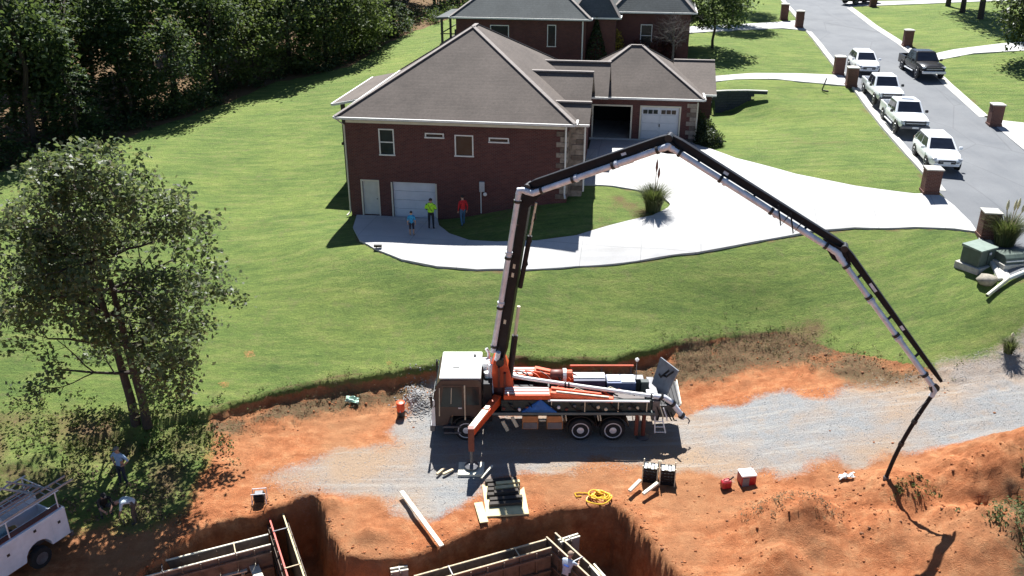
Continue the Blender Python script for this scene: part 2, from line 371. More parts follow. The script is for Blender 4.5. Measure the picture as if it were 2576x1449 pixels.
for _r in (ROAD,): _d = sdf(gx, gy, _r); dry = np.maximum(dry, .5*np.exp(-np.abs(_d+.3)/.35)*(.9+.6*nz))
dry = np.maximum(dry, .42*sstep(.25, .7, fbm(gx*.16+3, gy*.25, 4))*(gy > 37))
WOODP = [(-45, 46), (-38.8, 51.6), (-34.1, 56.8), (-31.6, 60), (-29, 64), (-27.3, 67.5), (-24.3, 72.8), (-22.3, 76.6), (-20.9, 79.4), (-17.7, 81.2), (-15.1, 83.3), (-13.7, 88.8), (-12, 94.4), (-8.7, 100.2), (-5, 108.6), (0, 116.6), (8, 122.6), (20, 128), (20, 200), (-150, 200), (-150, 40)]
wf = sstep(-.3, .6, sdf(gx, gy, WOODP) + nz*.4); dry = np.maximum(dry*(1-wf), wf*1.3); dirt = dirt*(1-wf)
spoil_weeds = sstep(15.6, 18.0, gx + nz)*sstep(26.2, 24.6, gy + nz)
dry = np.maximum(dry, .8*spoil_weeds); dirt = np.maximum(0, dirt - .35*spoil_weeds)

def ground_material():
    m, nt, bs = nodes_of('ground'); L = nt.links
    v = coords(nt); vs = coords(nt, (.35, 1.6, 1), rot=(0, 0, R(-6)))
    att = nt.nodes.new('ShaderNodeAttribute'); att.attribute_name = 'zone'
    sep = nt.nodes.new('ShaderNodeSeparateColor'); L.new(att.outputs['Color'], sep.inputs[0])
    n1 = noise(nt, .22, 5, .6, v); n2 = noise(nt, 1.6, 6, .7, v); n3 = noise(nt, 9, 6, .75, v); n4 = noise(nt, 1.1, 6, .7, vs); n5 = noise(nt, 30, 4, .7, v)
    g = ramp(nt, n1, [(.32, (.088, .142, .040)), (.48, (.138, .200, .053)), (.64, (.215, .265, .070))])
    g = mixc(nt, .6, g, ramp(nt, n4, [(.32, (.074, .125, .038)), (.5, (.150, .212, .055)), (.66, (.245, .265, .090))]))
    wv = N(nt, 'ShaderNodeTexWave'); wv.wave_type = 'BANDS'; wv.bands_direction = 'Y'; L.new(coords(nt, (.25, 1, 1), rot=(0, 0, R(-5))), wv.inputs['Vector'])
    wv.inputs['Scale'].default_value = .33; wv.inputs['Distortion'].default_value = 5; wv.inputs['Detail'].default_value = 4; wv.inputs['Detail Scale'].default_value = 1.4
    g = mixc(nt, .09, g, ramp(nt, wv.outputs['Fac'], [(.2, (.34, .35, .33)), (.8, (.64, .63, .60))]), 'OVERLAY')
    v6 = coords(nt, (.8, 2.6, 1), rot=(0, 0, R(4))); g = mixc(nt, .7, g, ramp(nt, noise(nt, 2.6, 5, .75, v6), [(.3, (.33, .34, .36)), (.5, (.5, .5, .5)), (.7, (.68, .66, .6))]), 'OVERLAY')
    g = mixc(nt, .85, g, ramp(nt, n3, [(.28, (.35, .36, .34)), (.5, (.5, .5, .5)), (.72, (.68, .66, .60))]), 'OVERLAY')
    g = mixc(nt, ramp(nt, n2, [(.54, (0, 0, 0)), (.72, (.5, .5, .5))]), g, (.20, .18, .09))
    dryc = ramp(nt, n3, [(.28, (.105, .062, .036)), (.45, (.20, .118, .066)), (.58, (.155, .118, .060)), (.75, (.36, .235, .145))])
    dirtc = ramp(nt, n2, [(.28, (.27, .090, .036)), (.5, (.42, .160, .068)), (.72, (.54, .27, .13))])
    dirtc = mixc(nt, .6, dirtc, ramp(nt, n3, [(.28, (.32, .3, .3)), (.5, (.5, .5, .5)), (.75, (.72, .7, .66))]), 'OVERLAY')
    vd = coords(nt, (.16, 1.8, 1)); td = noise(nt, 1.5, 5, .6, vd)
    dirtc = mixc(nt, .5, dirtc, ramp(nt, td, [(.35, (.36, .34, .33)), (.65, (.66, .66, .66))]), 'OVERLAY')
    dirtc = mixc(nt, ramp(nt, n1, [(.45, (0, 0, 0)), (.62, (.55, .55, .55))]), dirtc, (.38, .20, .10))
    grc = ramp(nt, n5, [(.3, (.19, .195, .205)), (.5, (.30, .305, .305)), (.7, (.43, .435, .43))])
    grc = mixc(nt, ramp(nt, n1, [(.40, (0, 0, 0)), (.64, (.8, .8, .8))]), grc, (.43, .29, .18))
    grc = mixc(nt, ramp(nt, n2, [(.5, (0, 0, 0)), (.7, (.45, .45, .45))]), grc, (.42, .30, .20))
    vt = coords(nt, (.12, 2.2, 1)); tr = noise(nt, 1.6, 4, .6, vt)
    grc = mixc(nt, ramp(nt, tr, [(.5, (0, 0, 0)), (.64, (.45, .45, .45))]), grc, (.47, .44, .40))
    def thr(sock, amp=.75, k=4.0):
        a = nt.nodes.new('ShaderNodeMath'); a.operation = 'MULTIPLY_ADD'; L.new(n3, a.inputs[0]); a.inputs[1].default_value = amp; L.new(sock, a.inputs[2])
        s = nt.nodes.new('ShaderNodeMath'); s.operation = 'MULTIPLY_ADD'; s.use_clamp = True
        L.new(a.outputs[0], s.inputs[0]); s.inputs[1].default_value = k; s.inputs[2].default_value = -k*(.5+amp/2)+.5
        return s.outputs[0]
    c = mixc(nt, thr(sep.outputs[0]), g, dirtc)
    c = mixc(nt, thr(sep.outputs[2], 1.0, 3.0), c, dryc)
    c = mixc(nt, thr(sep.outputs[1], .9, 3.0), c, grc)
    L.new(c, bs.inputs['Base Color']); bs.inputs['Roughness'].default_value = .95; bs.inputs['Specular IOR Level'].default_value = .15
    h = nt.nodes.new('ShaderNodeMath'); h.operation = 'MULTIPLY_ADD'; L.new(n3, h.inputs[0]); h.inputs[1].default_value = 1.0; L.new(n5, h.inputs[2])
    bump(nt, bs, h.outputs[0], .9, .09)
    return m
gme = fast_mesh('ground', np.stack([gx, gy, gzv], -1), F, ground_material(), True)
ca = gme.color_attributes.new('zone', 'FLOAT_COLOR', 'POINT')
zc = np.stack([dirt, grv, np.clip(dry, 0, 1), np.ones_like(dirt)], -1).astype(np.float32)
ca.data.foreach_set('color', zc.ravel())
ground = struct(mesh_obj('ground', gme))

def drape(name, poly, dz, mat, step=.6, skirt=.2):
    pts = []
    n = len(poly)
    for i in range(n):
        a, b = Vector(poly[i]), Vector(poly[(i+1) % n]); k = max(1, int((b-a).length/step))
        for j in range(k): pts.append(a.lerp(b, j/k))
    nb = len(pts)
    P = np.array([tuple(p) for p in pts])
    gxx, gyy = np.meshgrid(np.arange(P[:, 0].min(), P[:, 0].max(), step), np.arange(P[:, 1].min(), P[:, 1].max(), step))
    q = np.c_[gxx.ravel(), gyy.ravel()]; q = q[sdf(q[:, 0], q[:, 1], poly) > step*.4]
    allp = pts + [Vector(t) for t in q]
    vv, ee, ff, *_ = delaunay_2d_cdt(allp, [], [list(range(nb))], 1, 1e-4)
    V = np.array([tuple(p) for p in vv]); z = _terrain0(V[:, 0], V[:, 1], False) + dz
    me = bpy.data.meshes.new(name)
    bm = bmesh.new(); bvs = [bm.verts.new((V[i, 0], V[i, 1], z[i])) for i in range(len(V))]
    for f_ in ff:
        try: bm.faces.new([bvs[i] for i in f_])
        except ValueError: pass
    bmesh.ops.recalc_face_normals(bm, faces=bm.faces)
    if sum(f_.normal.z for f_ in bm.faces) < 0: bmesh.ops.reverse_faces(bm, faces=bm.faces)
    be = [e for e in bm.edges if e.is_boundary]
    r = bmesh.ops.extrude_edge_only(bm, edges=be)
    for v in r['geom']:
        if isinstance(v, bmesh.types.BMVert): v.co.z -= skirt
    bm.to_mesh(me); bm.free(); me.materials.append(mat)
    return struct(mesh_obj(name, me))

def concrete(name, c, stain):
    m, nt, bs = nodes_of(name); v = coords(nt)
    a = ramp(nt, noise(nt, .5, 5, .65, v), [(.3, tuple(x*.86 for x in c)), (.6, c)])
    a = mixc(nt, ramp(nt, noise(nt, 2.2, 6, .7, v), [(.5, (0, 0, 0)), (.75, (.45, .45, .45))]), a, stain)
    a = mixc(nt, .5, a, ramp(nt, noise(nt, 26, 4, .7, v), [(.3, (.42, .42, .42)), (.7, (.57, .57, .57))]), 'OVERLAY')
    jb = nt.nodes.new('ShaderNodeTexBrick'); nt.links.new(coords(nt, rot=(0, 0, R(9))), jb.inputs['Vector']); jb.offset = 0; jb.inputs['Scale'].default_value = 1; jb.inputs['Brick Width'].default_value = 3.1; jb.inputs['Row Height'].default_value = 3.1; jb.inputs['Mortar Size'].default_value = .018
    a = mixc(nt, ramp(nt, jb.outputs['Fac'], [(0, (0, 0, 0)), (1, (.55, .55, .55))]), a, tuple(x*.45 for x in c))
    tv = coords(nt, (.25, 2.4, 1)); a = mixc(nt, ramp(nt, noise(nt, .8, 3, .5, tv), [(.55, (0, 0, 0)), (.75, (.3, .3, .3))]), a, tuple(x*.7 for x in stain))
    nt.links.new(a, bs.inputs['Base Color']); bs.inputs['Roughness'].default_value = .9; bs.inputs['Specular IOR Level'].default_value = .2
    bump(nt, bs, noise(nt, 40, 3, .6, v), .15, .01); MATS[name] = m; return m
CONC = concrete('drive_concrete', (.50, .495, .485), (.43, .415, .39))
CONC2 = concrete('kerb_concrete', (.52, .51, .47), (.40, .37, .32))
def asphalt():
    m, nt, bs = nodes_of('asphalt'); v = coords(nt); vt = coords(nt, (1.6, .12, 1), rot=(0, 0, R(-9)))
    a = ramp(nt, noise(nt, .35, 5, .6, v), [(.3, (.115, .123, .135)), (.7, (.165, .173, .182))])
    a = mixc(nt, ramp(nt, noise(nt, 1.2, 3, .5, vt), [(.45, (0, 0, 0)), (.65, (.6, .6, .6))]), a, (.15, .156, .165))
    a = mixc(nt, .6, a, ramp(nt, noise(nt, 35, 3, .7, v), [(.3, (.38, .38, .38)), (.7, (.62, .62, .62))]), 'OVERLAY')
    vo = N(nt, 'ShaderNodeTexVoronoi'); vo.feature = 'DISTANCE_TO_EDGE'; vo.inputs['Scale'].default_value = .16; nt.links.new(coords(nt, (1.3, .7, 1)), vo.inputs['Vector'])
    a = mixc(nt, ramp(nt, vo.outputs['Distance'], [(0, (.28, .28, .28)), (.01, (0, 0, 0))]), a, (.035, .036, .04))
    nt.links.new(a, bs.inputs['Base Color']); bs.inputs['Roughness'].default_value = .85; bs.inputs['Specular IOR Level'].default_value = .35
    bump(nt, bs, noise(nt, 60, 2, .6, v), .25, .01); return m
ASPH = asphalt()
drape('driveway', DRIVE, .08, CONC)
drape('road', ROAD, .02, ASPH, 1.2)
for nm, p in (('driveway', DRIVE2), ('driveway', DRIVE3), ('driveway', DRIVE4), ('driveway', DRIVE5), ('driveway', DRIVE6)):
    drape(nm, p, .045, CONC, .9)
def kerb(pts, side):
    m = MB(); rings = []
    for i, p in enumerate(pts):
        a = Vector(pts[max(0, i-1)]); b = Vector(pts[min(len(pts)-1, i+1)]); d = (b-a).normalized(); n = Vector((d.y, -d.x))*side
        q = lambda o, z: (p[0]+n.x*o, p[1]+n.y*o, gz(p[0]+n.x*o, p[1]+n.y*o)+z)
        rings.append([q(-.45, -.15), q(-.45, .035), q(-.12, .03), q(-.06, .11), q(.12, .13), q(.15, -.15)])
    return struct(m.loft(rings).build('kerb', CONC2, None))
def dens(pts, n=6):
    o = []
    for i in range(len(pts)-1):
        for k in range(n): o.append((pts[i][0]+(pts[i+1][0]-pts[i][0])*k/n, pts[i][1]+(pts[i+1][1]-pts[i][1])*k/n))
    return o+[pts[-1]]
RL, RR = dens(ROAD_L), dens(ROAD_R)
cut = lambda pts, a, b: [p for p in pts if a <= p[1] <= b]
kerb(cut(RL, 37.5, 41.8), -1); kerb(cut(RL, 46.7, 69.0), -1); kerb(cut(RL, 73.2, 92.3), -1); kerb(cut(RL, 98.5, 150), -1)
kerb(cut(RR, 37, 47.5), 1); kerb(cut(RR, 61, 76.3), 1); kerb(cut(RR, 78.9, 107), 1); kerb(cut(RR, 112, 150), 1)
# ------------------------------------------------------------------ houses
def brick_mat(name, c1, c2, mortar=(.20, .15, .13)):
    m, nt, bs = nodes_of(name); L = nt.links
    t = nt.nodes.new('ShaderNodeTexCoord'); g = nt.nodes.new('ShaderNodeNewGeometry')
    sp = nt.nodes.new('ShaderNodeSeparateXYZ'); L.new(t.outputs['Object'], sp.inputs[0])
    ad = nt.nodes.new('ShaderNodeMath'); ad.operation = 'ADD'; L.new(sp.outputs[0], ad.inputs[0]); L.new(sp.outputs[1], ad.inputs[1])
    cb = nt.nodes.new('ShaderNodeCombineXYZ'); L.new(ad.outputs[0], cb.inputs[0]); L.new(sp.outputs[2], cb.inputs[1])
    b = nt.nodes.new('ShaderNodeTexBrick'); L.new(cb.outputs[0], b.inputs['Vector'])
    b.inputs['Scale'].default_value = 1; b.inputs['Brick Width'].default_value = .215; b.inputs['Row Height'].default_value = .076; b.inputs['Mortar Size'].default_value = .008
    b.inputs['Color1'].default_value = (*c1, 1); b.inputs['Color2'].default_value = (*c2, 1); b.inputs['Mortar'].default_value = (*mortar, 1)
    c = mixc(nt, .55, b.outputs['Color'], ramp(nt, noise(nt, .8, 6, .7, t.outputs['Object']), [(.3, (.36, .36, .37)), (.7, (.62, .61, .6))]), 'OVERLAY')
    L.new(c, bs.inputs['Base Color']); bs.inputs['Roughness'].default_value = .9; bs.inputs['Specular IOR Level'].default_value = .2
    bump(nt, bs, b.outputs['Fac'], -.3, .01); MATS[name] = m; return m
BRICK = brick_mat('house_brick', (.125, .044, .037), (.085, .032, .030), (.13, .095, .088))
BRICK2 = brick_mat('column_brick', (.15, .062, .042), (.10, .042, .032))
def shingle(name, c):
    m, nt, bs = nodes_of(name); L = nt.links
    v = coords(nt)
    w = N(nt, 'ShaderNodeTexWave'); w.wave_type = 'BANDS'; w.bands_direction = 'Z'; w.wave_profile = 'SAW'
    w.inputs['Scale'].default_value = 2.1; w.inputs['Distortion'].default_value = .25; w.inputs['Detail'].default_value = 2; w.inputs['Detail Scale'].default_value = 12; L.new(v, w.inputs['Vector'])
    a = ramp(nt, noise(nt, .45, 4, .6, v), [(.3, tuple(x*.8 for x in c)), (.7, tuple(x*1.15 for x in c))])
    a = mixc(nt, .7, a, ramp(nt, noise(nt, 7, 5, .75, v), [(.3, (.36, .36, .36)), (.7, (.64, .63, .62))]), 'OVERLAY')
    a = mixc(nt, .35, a, ramp(nt, w.outputs['Fac'], [(0, (.42, .42, .42)), (.2, (.5, .5, .5)), (1, (.55, .55, .55))]), 'OVERLAY')
    L.new(a, bs.inputs['Base Color']); bs.inputs['Roughness'].default_value = .88; bs.inputs['Specular IOR Level'].default_value = .3
    bump(nt, bs, w.outputs['Fac'], .35, .02); MATS[name] = m; return m
SHING = shingle('roof_shingle', (.115, .096, .084)); SHING2 = shingle('roof_shingle_green', (.095, .105, .105))
RIDGE = pm('ridge_cap', (.25, .22, .20), .85, var=.2, sc=4)
WHITE = pm('white_trim', (.72, .71, .68), .5, var=.12, sc=2); CREAM = pm('cream_trim', (.62, .57, .46), .6, var=.12, sc=2)
GDOOR = pm('garage_door_paint', (.60, .62, .66), .55, var=.1, sc=1.5); DOORP = pm('door_paint', (.50, .50, .46), .5, var=.12)
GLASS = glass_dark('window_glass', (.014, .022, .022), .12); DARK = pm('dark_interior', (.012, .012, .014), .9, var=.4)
STONE = pm('quoin_stone', (.30, .25, .205), .9, var=.4, sc=5, bmp=.5); STONED = pm('quoin_stone_dark', (.16, .125, .10), .9, var=.4, sc=5, bmp=.5)
BLACKM = pm('black_metal', (.018, .018, .02), .45, var=.4); DKWOOD = pm('dark_timber', (.05, .04, .032), .8, var=.4, sc=6, bmp=.3)

def window(par, mats, x, y, z0, z1, w, axis='y', bars=True, label=None):
    """window on a wall facing -y (axis y) of the house frame; x is the centre"""
    fr = .07
    m = MB(); m.box(x-w/2-fr, x+w/2+fr, y-.07, y+.05, z1, z1+fr); m.box(x-w/2-fr-.03, x+w/2+fr+.03, y-.10, y+.05, z0-fr, z0)
    m.box(x-w/2-fr, x-w/2, y-.068, y+.05, z0, z1); m.box(x+w/2, x+w/2+fr, y-.068, y+.05, z0, z1)
    wd = m.build('window', WHITE, par, label=label)
    B(x-w/2, x+w/2, y-.02, y+.03, z0, z1).build('pane', GLASS, wd)
    if bars:
        B(x-w/2+.002, x+w/2-.002, y-.05, y-.018, (z0+z1)/2-.03, (z0+z1)/2+.03).build('sash_rail', WHITE, wd)
    return wd

def hip(par, x0, x1, y0, y1, ze, zr, mat, over=.42, name='roof', axis=None, gutter=True):
    X0, X1, Y0, Y1 = x0-over, x1+over, y0-over, y1+over
    w, d = X1-X0, Y1-Y0; r = min(w, d)/2
    if w > d: A, Bq = (X0+r, (Y0+Y1)/2), (X1-r, (Y0+Y1)/2)
    else: A, Bq = ((X0+X1)/2, Y0+r), ((X0+X1)/2, Y1-r)
    if abs(A[0]-Bq[0])+abs(A[1]-Bq[1]) < .05: Bq = (A[0]+.0, A[1]+.06)
    v = [(X0, Y0, ze), (X1, Y0, ze), (X1, Y1, ze), (X0, Y1, ze), (*A, zr), (*Bq, zr)]
    v += [(p[0], p[1], p[2]-.18) for p in v[:4]]
    if w > d: f = [(0, 1, 5, 4), (1, 2, 5), (2, 3, 4, 5), (3, 0, 4)]
    else: f = [(0, 1, 4), (1, 2, 5, 4), (2, 3, 5), (3, 0, 4, 5)]
    f += [(6, 7, 1, 0), (7, 8, 2, 1), (8, 9, 3, 2), (9, 6, 0, 3), (9, 8, 7, 6)]
    ro = MB().add(v, f).build(name, mat, par)
    hips = ((v[0], v[4]), (v[1], v[5] if w > d else v[4]), (v[2], v[5]), (v[3], v[4] if w > d else v[5]), (v[4], v[5]))
    for a, b in hips:
        a = Vector(a); b = Vector(b)
        if (b-a).length > .2:
            MB().beam(a+Vector((0, 0, .02)), b+Vector((0, 0, .02)), .24, .05).build('ridge_cap', RIDGE, ro)
    if gutter:
        for (a, b, nn) in ((v[0], v[1], (0, -1)), (v[1], v[2], (1, 0)), (v[3], v[0], (-1, 0))):
            o = Vector((nn[0]*.065, nn[1]*.065, -.075))
            MB().beam(Vector(a)+o, Vector(b)+o, .12, .12).build('gutter', WHITE, ro)
    return ro

def quoins(par, x, y, z0, z1, sx=1, m0=None):
    n = int((z1-z0)/.3)
    for i in range(n):
        w = .62 if i % 2 == 0 else .40
        a, b = (x-w, x+.035) if sx > 0 else (x-.035, x+w)
        B(a, b, y-.04, y+.45, z0+i*.3+.012, z0+i*.3+.288).build('quoin', STONE if i % 3 else STONED, par, bevel=.01)

house = thing('brick_house', 'large red brick house with grey hip roof, basement garage door and open garage wing', 'house', (-9.5, 49.2, 0), R(-8))
E6 = 6.02
W1, D1 = 12.7, 13.9
# walls with real openings on the front (basement door, garage, windows are set into recesses)
def wall_with_holes(x0, x1, z0, z1, y, t, holes):
    """front wall slab facing -y made of a grid of boxes around rectangular holes"""
    xsv = sorted({x0, x1, *[h[0] for h in holes], *[h[1] for h in holes]}); zsv = sorted({z0, z1, *[h[2] for h in holes], *[h[3] for h in holes]})
    bm = MB(); vid = {}
    def vv(p):
        if p not in vid: vid[p] = len(bm.v); bm.v.append(p)
        return vid[p]
    solid = lambda i, k: 0 <= i < len(xsv)-1 and 0 <= k < len(zsv)-1 and not any(h[0] <= xsv[i]+1e-6 and xsv[i+1] <= h[1]+1e-6 and h[2] <= zsv[k]+1e-6 and zsv[k+1] <= h[3]+1e-6 for h in holes)
    for i in range(len(xsv)-1):
        for k in range(len(zsv)-1):
            if not solid(i, k): continue
            a, b, c, d = xsv[i], xsv[i+1], zsv[k], zsv[k+1]
            bm.f.append((vv((a, y, c)), vv((b, y, c)), vv((b, y, d)), vv((a, y, d))))
            bm.f.append((vv((a, y+t, d)), vv((b, y+t, d)), vv((b, y+t, c)), vv((a, y+t, c))))
            if not solid(i-1, k): bm.f.append((vv((a, y, c)), vv((a, y, d)), vv((a, y+t, d)), vv((a, y+t, c))))
            if not solid(i+1, k): bm.f.append((vv((b, y, c)), vv((b, y+t, c)), vv((b, y+t, d)), vv((b, y, d))))
            if not solid(i, k-1): bm.f.append((vv((a, y, c)), vv((a, y+t, c)), vv((b, y+t, c)), vv((b, y, c))))
            if not solid(i, k+1): bm.f.append((vv((a, y, d)), vv((b, y, d)), vv((b, y+t, d)), vv((a, y+t, d))))
    return bm
holes = [(2.58, 5.12, .02, 2.2), (.75, 1.72, .1, 2.2), (1.93, 2.83, 3.75, 5.3), (6.33, 7.4, 3.85, 5.1), (4.6, 5.75, 4.86, 5.12), (8.25, 9.45, 4.72, 4.98)]
wall_with_holes(0, W1, -1.2, E6-.16, 0, .25, holes).build('wall', BRICK, house)
m = MB(); m.box(0, .25, .25, D1, -1.2, E6-.16); m.box(W1-.25, W1, .25, D1, -1.2, E6-.16); m.box(.25, W1-.25, D1-.25, D1, -1.2, E6-.16); m.box(.3, W1-.3, 1.2, 1.3, -1, E6-.3)
m.build('wall', BRICK, house)
main_roof = hip(house, 0, W1, 0, D1, E6, 10.15, SHING)
B(.05, W1-.05, -.03, .0, E6-.42, E6-.165).build('frieze_board', CREAM, house)
# basement garage door: four stacked panels
gd = B(2.5, 5.2, .02, .10, 2.2, 2.30).build('garage_door', CREAM, house)
B(2.49, 2.58, -.03, .1, 0.02, 2.18).build('door_jamb', CREAM, gd); B(5.12, 5.21, -.03, .1, .02, 2.18).build('door_jamb', CREAM, gd)
for k in range(4):
    B(2.59, 5.11, .10, .15, .03+k*.54, .03+k*.54+.53).build('door_panel', GDOOR, gd, bevel=.012)
dr = B(.78, 1.69, .08, .13, .12, 2.17).build('door', DOORP, house, bevel=.01)
MB().box(.68, .76, -.03, .1, .1, 2.27).box(1.71, 1.79, -.03, .1, .1, 2.27).box(.76, 1.71, -.028, .1, 2.18, 2.27).build('door_frame', CREAM, dr)
MB().lathe([(.03, 0), (.035, .02), (.02, .05)], (1.6, .03, 1.1), 'y', 8).build('handle', BLACKM, dr)
window(house, 0, 2.38, .06, 3.82, 5.23, .76); window(house, 0, 6.865, .06, 3.92, 5.03, .93, bars=False)
for x0, x1, z0 in ((4.62, 5.73, 4.88), (8.27, 9.43, 4.74)):
    window(house, 0, (x0+x1)/2, .06, z0+.04, z0+.2, x1-x0-.16, bars=False)
quoins(house, W1, 0, 1.6, E6-.45, 1)
# white rain pipe and corner trims
MB().tube([(W1-.1, -.1, E6-.2), (W1-.1, -.12, 1.9), (W1-.05, -.35, 1.75)], .05, 8).build('downspout', WHITE, house)
MB().tube([(-.38, -.35, E6-.15), (-.08, .05, E6-.6), (-.08, .05, .25), (-.2, -.3, .1)], .05, 8).build('downspout', CREAM, house)
el = B(7.72, 8.02, -.14, 0, 1.85, 2.45).build('electric_meter', pm('meter_grey', (.42, .43, .44), .5), house, bevel=.02)
MB().lathe([(.11, 0), (.11, -.06), (.08, -.10)], (8.05, -.08, 1.72), 'y', 12).build('dial', WHITE, el)
MB().tube([(7.80, -.06, 1.86), (7.80, -.06, .55)], .03, 8).build('conduit', WHITE, el)
# link roofs between the main block and the garage wing
def shed_roof(par, x0, x1, yr, zr, ye, ze, back, nm='porch_roof'):
    v = [(x0, ye, ze), (x1, ye, ze), (x1, yr, zr), (x0, yr, zr), (x0, yr+back, zr-.55*back), (x1, yr+back, zr-.55*back)]
    v += [(a, b, c-.16) for a, b, c in v]
    f = [(0, 1, 2, 3), (3, 2, 5, 4), (6, 7, 1, 0), (7, 8, 2, 1), (8, 11, 5, 2), (11, 10, 4, 5), (10, 9, 3, 4), (9, 6, 0, 3), (7, 6, 9, 8), (8, 9, 10, 11)]
    ro = MB().add(v, f).build(nm, SHING, par)
    MB().beam((x0, yr, zr+.03), (x1, yr, zr+.03), .26, .07).build('ridge_cap', RIDGE, ro)
    MB().beam((x0, ye-.06, ze-.08), (x1, ye-.06, ze-.08), .12, .12).build('gutter', WHITE, ro)
    return ro
H2L = lambda X, Y: ((X+9.5)*math.cos(R(8))-(Y-49.2)*math.sin(R(8)), (X+9.5)*math.sin(R(8))+(Y-49.2)*math.cos(R(8)))
def cross_gable(par, x0, x1, yc, half, zr, zl):
    o = .3
    v = [(x0, yc-half-o, zl-o*.6), (x1, yc-half-o, zl-o*.6), (x1, yc, zr), (x0, yc, zr), (x0, yc+half+o, zl-o*.6), (x1, yc+half+o, zl-o*.6)]
    v += [(p[0], p[1], p[2]-.15) for p in v]
    f = [(0, 1, 2, 3), (3, 2, 5, 4), (6, 7, 1, 0), (7, 8, 2, 1), (8, 11, 5, 2), (11, 10, 4, 5), (10, 9, 3, 4), (9, 6, 0, 3), (7, 6, 9, 8), (8, 9, 10, 11)]
    ro = MB().add(v, f).build('gable_roof', SHING, par)
    MB().beam((x0, yc, zr+.035), (x1+.02, yc, zr+.035), .28, .09).build('ridge_cap', RIDGE, ro)
    MB().beam((x0+1.5, yc-half-o-.06, zl-o*.6-.08), (x1, yc-half-o-.06, zl-o*.6-.08), .12, .12).build('gutter', WHITE, ro)
    MB().add([(x1-.25, yc-half, zl-.2), (x1-.25, yc+half, zl-.2), (x1-.25, yc, zr-.2), (x1-.45, yc-half, zl-.2), (x1-.45, yc+half, zl-.2), (x1-.45, yc, zr-.2)], [(0, 1, 2), (5, 4, 3), (0, 3, 4, 1), (1, 4, 5, 2), (2, 5, 3, 0)]).build('gable_end', BRICK, par)
    return ro
cross_gable(house, 10.0, 14.6, 9.9, 2.3, 7.62, 6.15)
cross_gable(house, 9.6, 13.75, 5.2, 2.5, 7.8, 6.2)
cross_gable(house, 11.4, 13.85, 1.85, 1.1, 6.72, 6.02)
B(12.71, 13.5, .75, 2.75, -.5, 6.0).build('wall', STONE, house)
B(12.71, 13.4, 2.76, 7.6, -.5, 6.15).build('wall', BRICK, house)
B(12.71, 13.3, 7.61, 12.5, 1.0, 6.1).build('wall', BRICK, house)
quoins(house, 13.5, .75, 1.9, 5.7, 1)
MB().tube([(13.6, .65, 5.8), (13.6, .65, 1.9)], .05, 8).build('downspout', WHITE, house)
B(12.7, 14.0, 6.2, 8.6, 1.0, 2.28).build('entry_step', CONC2, house)
# garage wing
gx0, gy0 = H2L(3.95, 58.85); gx1 = gx0+8.35; gy1 = gy0+7.6; gzf, gze = 2.33, 5.22
gh = [(gx0+1.55, gx0+4.05, gzf, gzf+2.18), (gx0+4.75, gx0+7.25, gzf, gzf+2.18)]
wall_with_holes(gx0, gx1, .5, gze-.15, gy0, .25, gh).build('wall', BRICK, house)
MB().box(gx0, gx0+.25, gy0+.25, gy1, .5, gze-.15).box(gx1-.25, gx1, gy0+.25, gy1, .5, gze-.15).box(gx0+.25, gx1-.25, gy1-.25, gy1, .5, gze-.15).build('wall', BRICK, house)
B(gx0+.25, gx1-.25, gy0-.02, gy1-.25, gzf-.3, gzf+.01).build('garage_floor', CONC2, house)
B(gx0+4.2, gx0+4.35, gy0+.5, gy1-.4, gzf+.01, gze-.3).build('garage_partition', DARK, house)
B(gx0+1.0, gx0+4.2, gy0+5.2, gy0+5.3, gzf+.01, gze-.3).build('garage_partition', DARK, house)
B(gx0+1.0, gx0+4.2, gy0+.3, gy0+5.2, gze-.25, gze-.2).build('garage_ceiling', DARK, house)
hip(house, gx0, gx1, gy0, gy1, gze, 7.95, SHING)
for (a, b, c, d) in gh:
    MB().box(a-.1, a, gy0-.03, gy0+.1, c, d+.1).box(b, b+.1, gy0-.03, gy0+.1, c, d+.1).box(a, b, gy0-.028, gy0+.1, d, d+.1).build('door_frame', CREAM, house)
a, b, c, d = gh[1]
g2 = B(a+.01, b-.01, gy0+.12, gy0+.16, c+.01, d-.01).build('garage_door', GDOOR, house)
for i in range(2):
    for k in range(3):
        B(a+.06+i*1.2, a+1.16+i*1.2, gy0+.09, gy0+.13, c+.06+k*.54, c+.56+k*.54).build('door_panel', GDOOR, g2, bevel=.012)
    for q in range(3):
        B(a+.12+i*1.2+q*.34, a+.40+i*1.2+q*.34, gy0+.085, gy0+.125, c+1.72, c+1.98).build('pane', GLASS, g2)
MB().box(a+1.2, a+1.26, gy0+.05, gy0+.1, c+.85, c+1.05).build('handle', BLACKM, g2)
quoins(house, gx1, gy0, gzf-.2, gze-.3, 1)
MB().tube([(gx0+1.2, gy0-.08, gze-.3), (gx0+1.2, gy0-.08, gzf)], .05, 8).build('downspout', WHITE, house)
MB().tube([(gx1+.06, gy0-.02, gze-.3), (gx1+.06, gy0-.02, gzf)], .05, 8).build('downspout', CREAM, house)
# small side gable east of the garage
shed_roof(house, gx1-1.5, gx1+1.35, gy0+5.4, 6.75, gy0+1.6, 5.15, 1.8)
B(gx1, gx1+1.1, gy0+2.2, gy0+5.6, 1.2, 5.2).build('wall', BRICK, house)
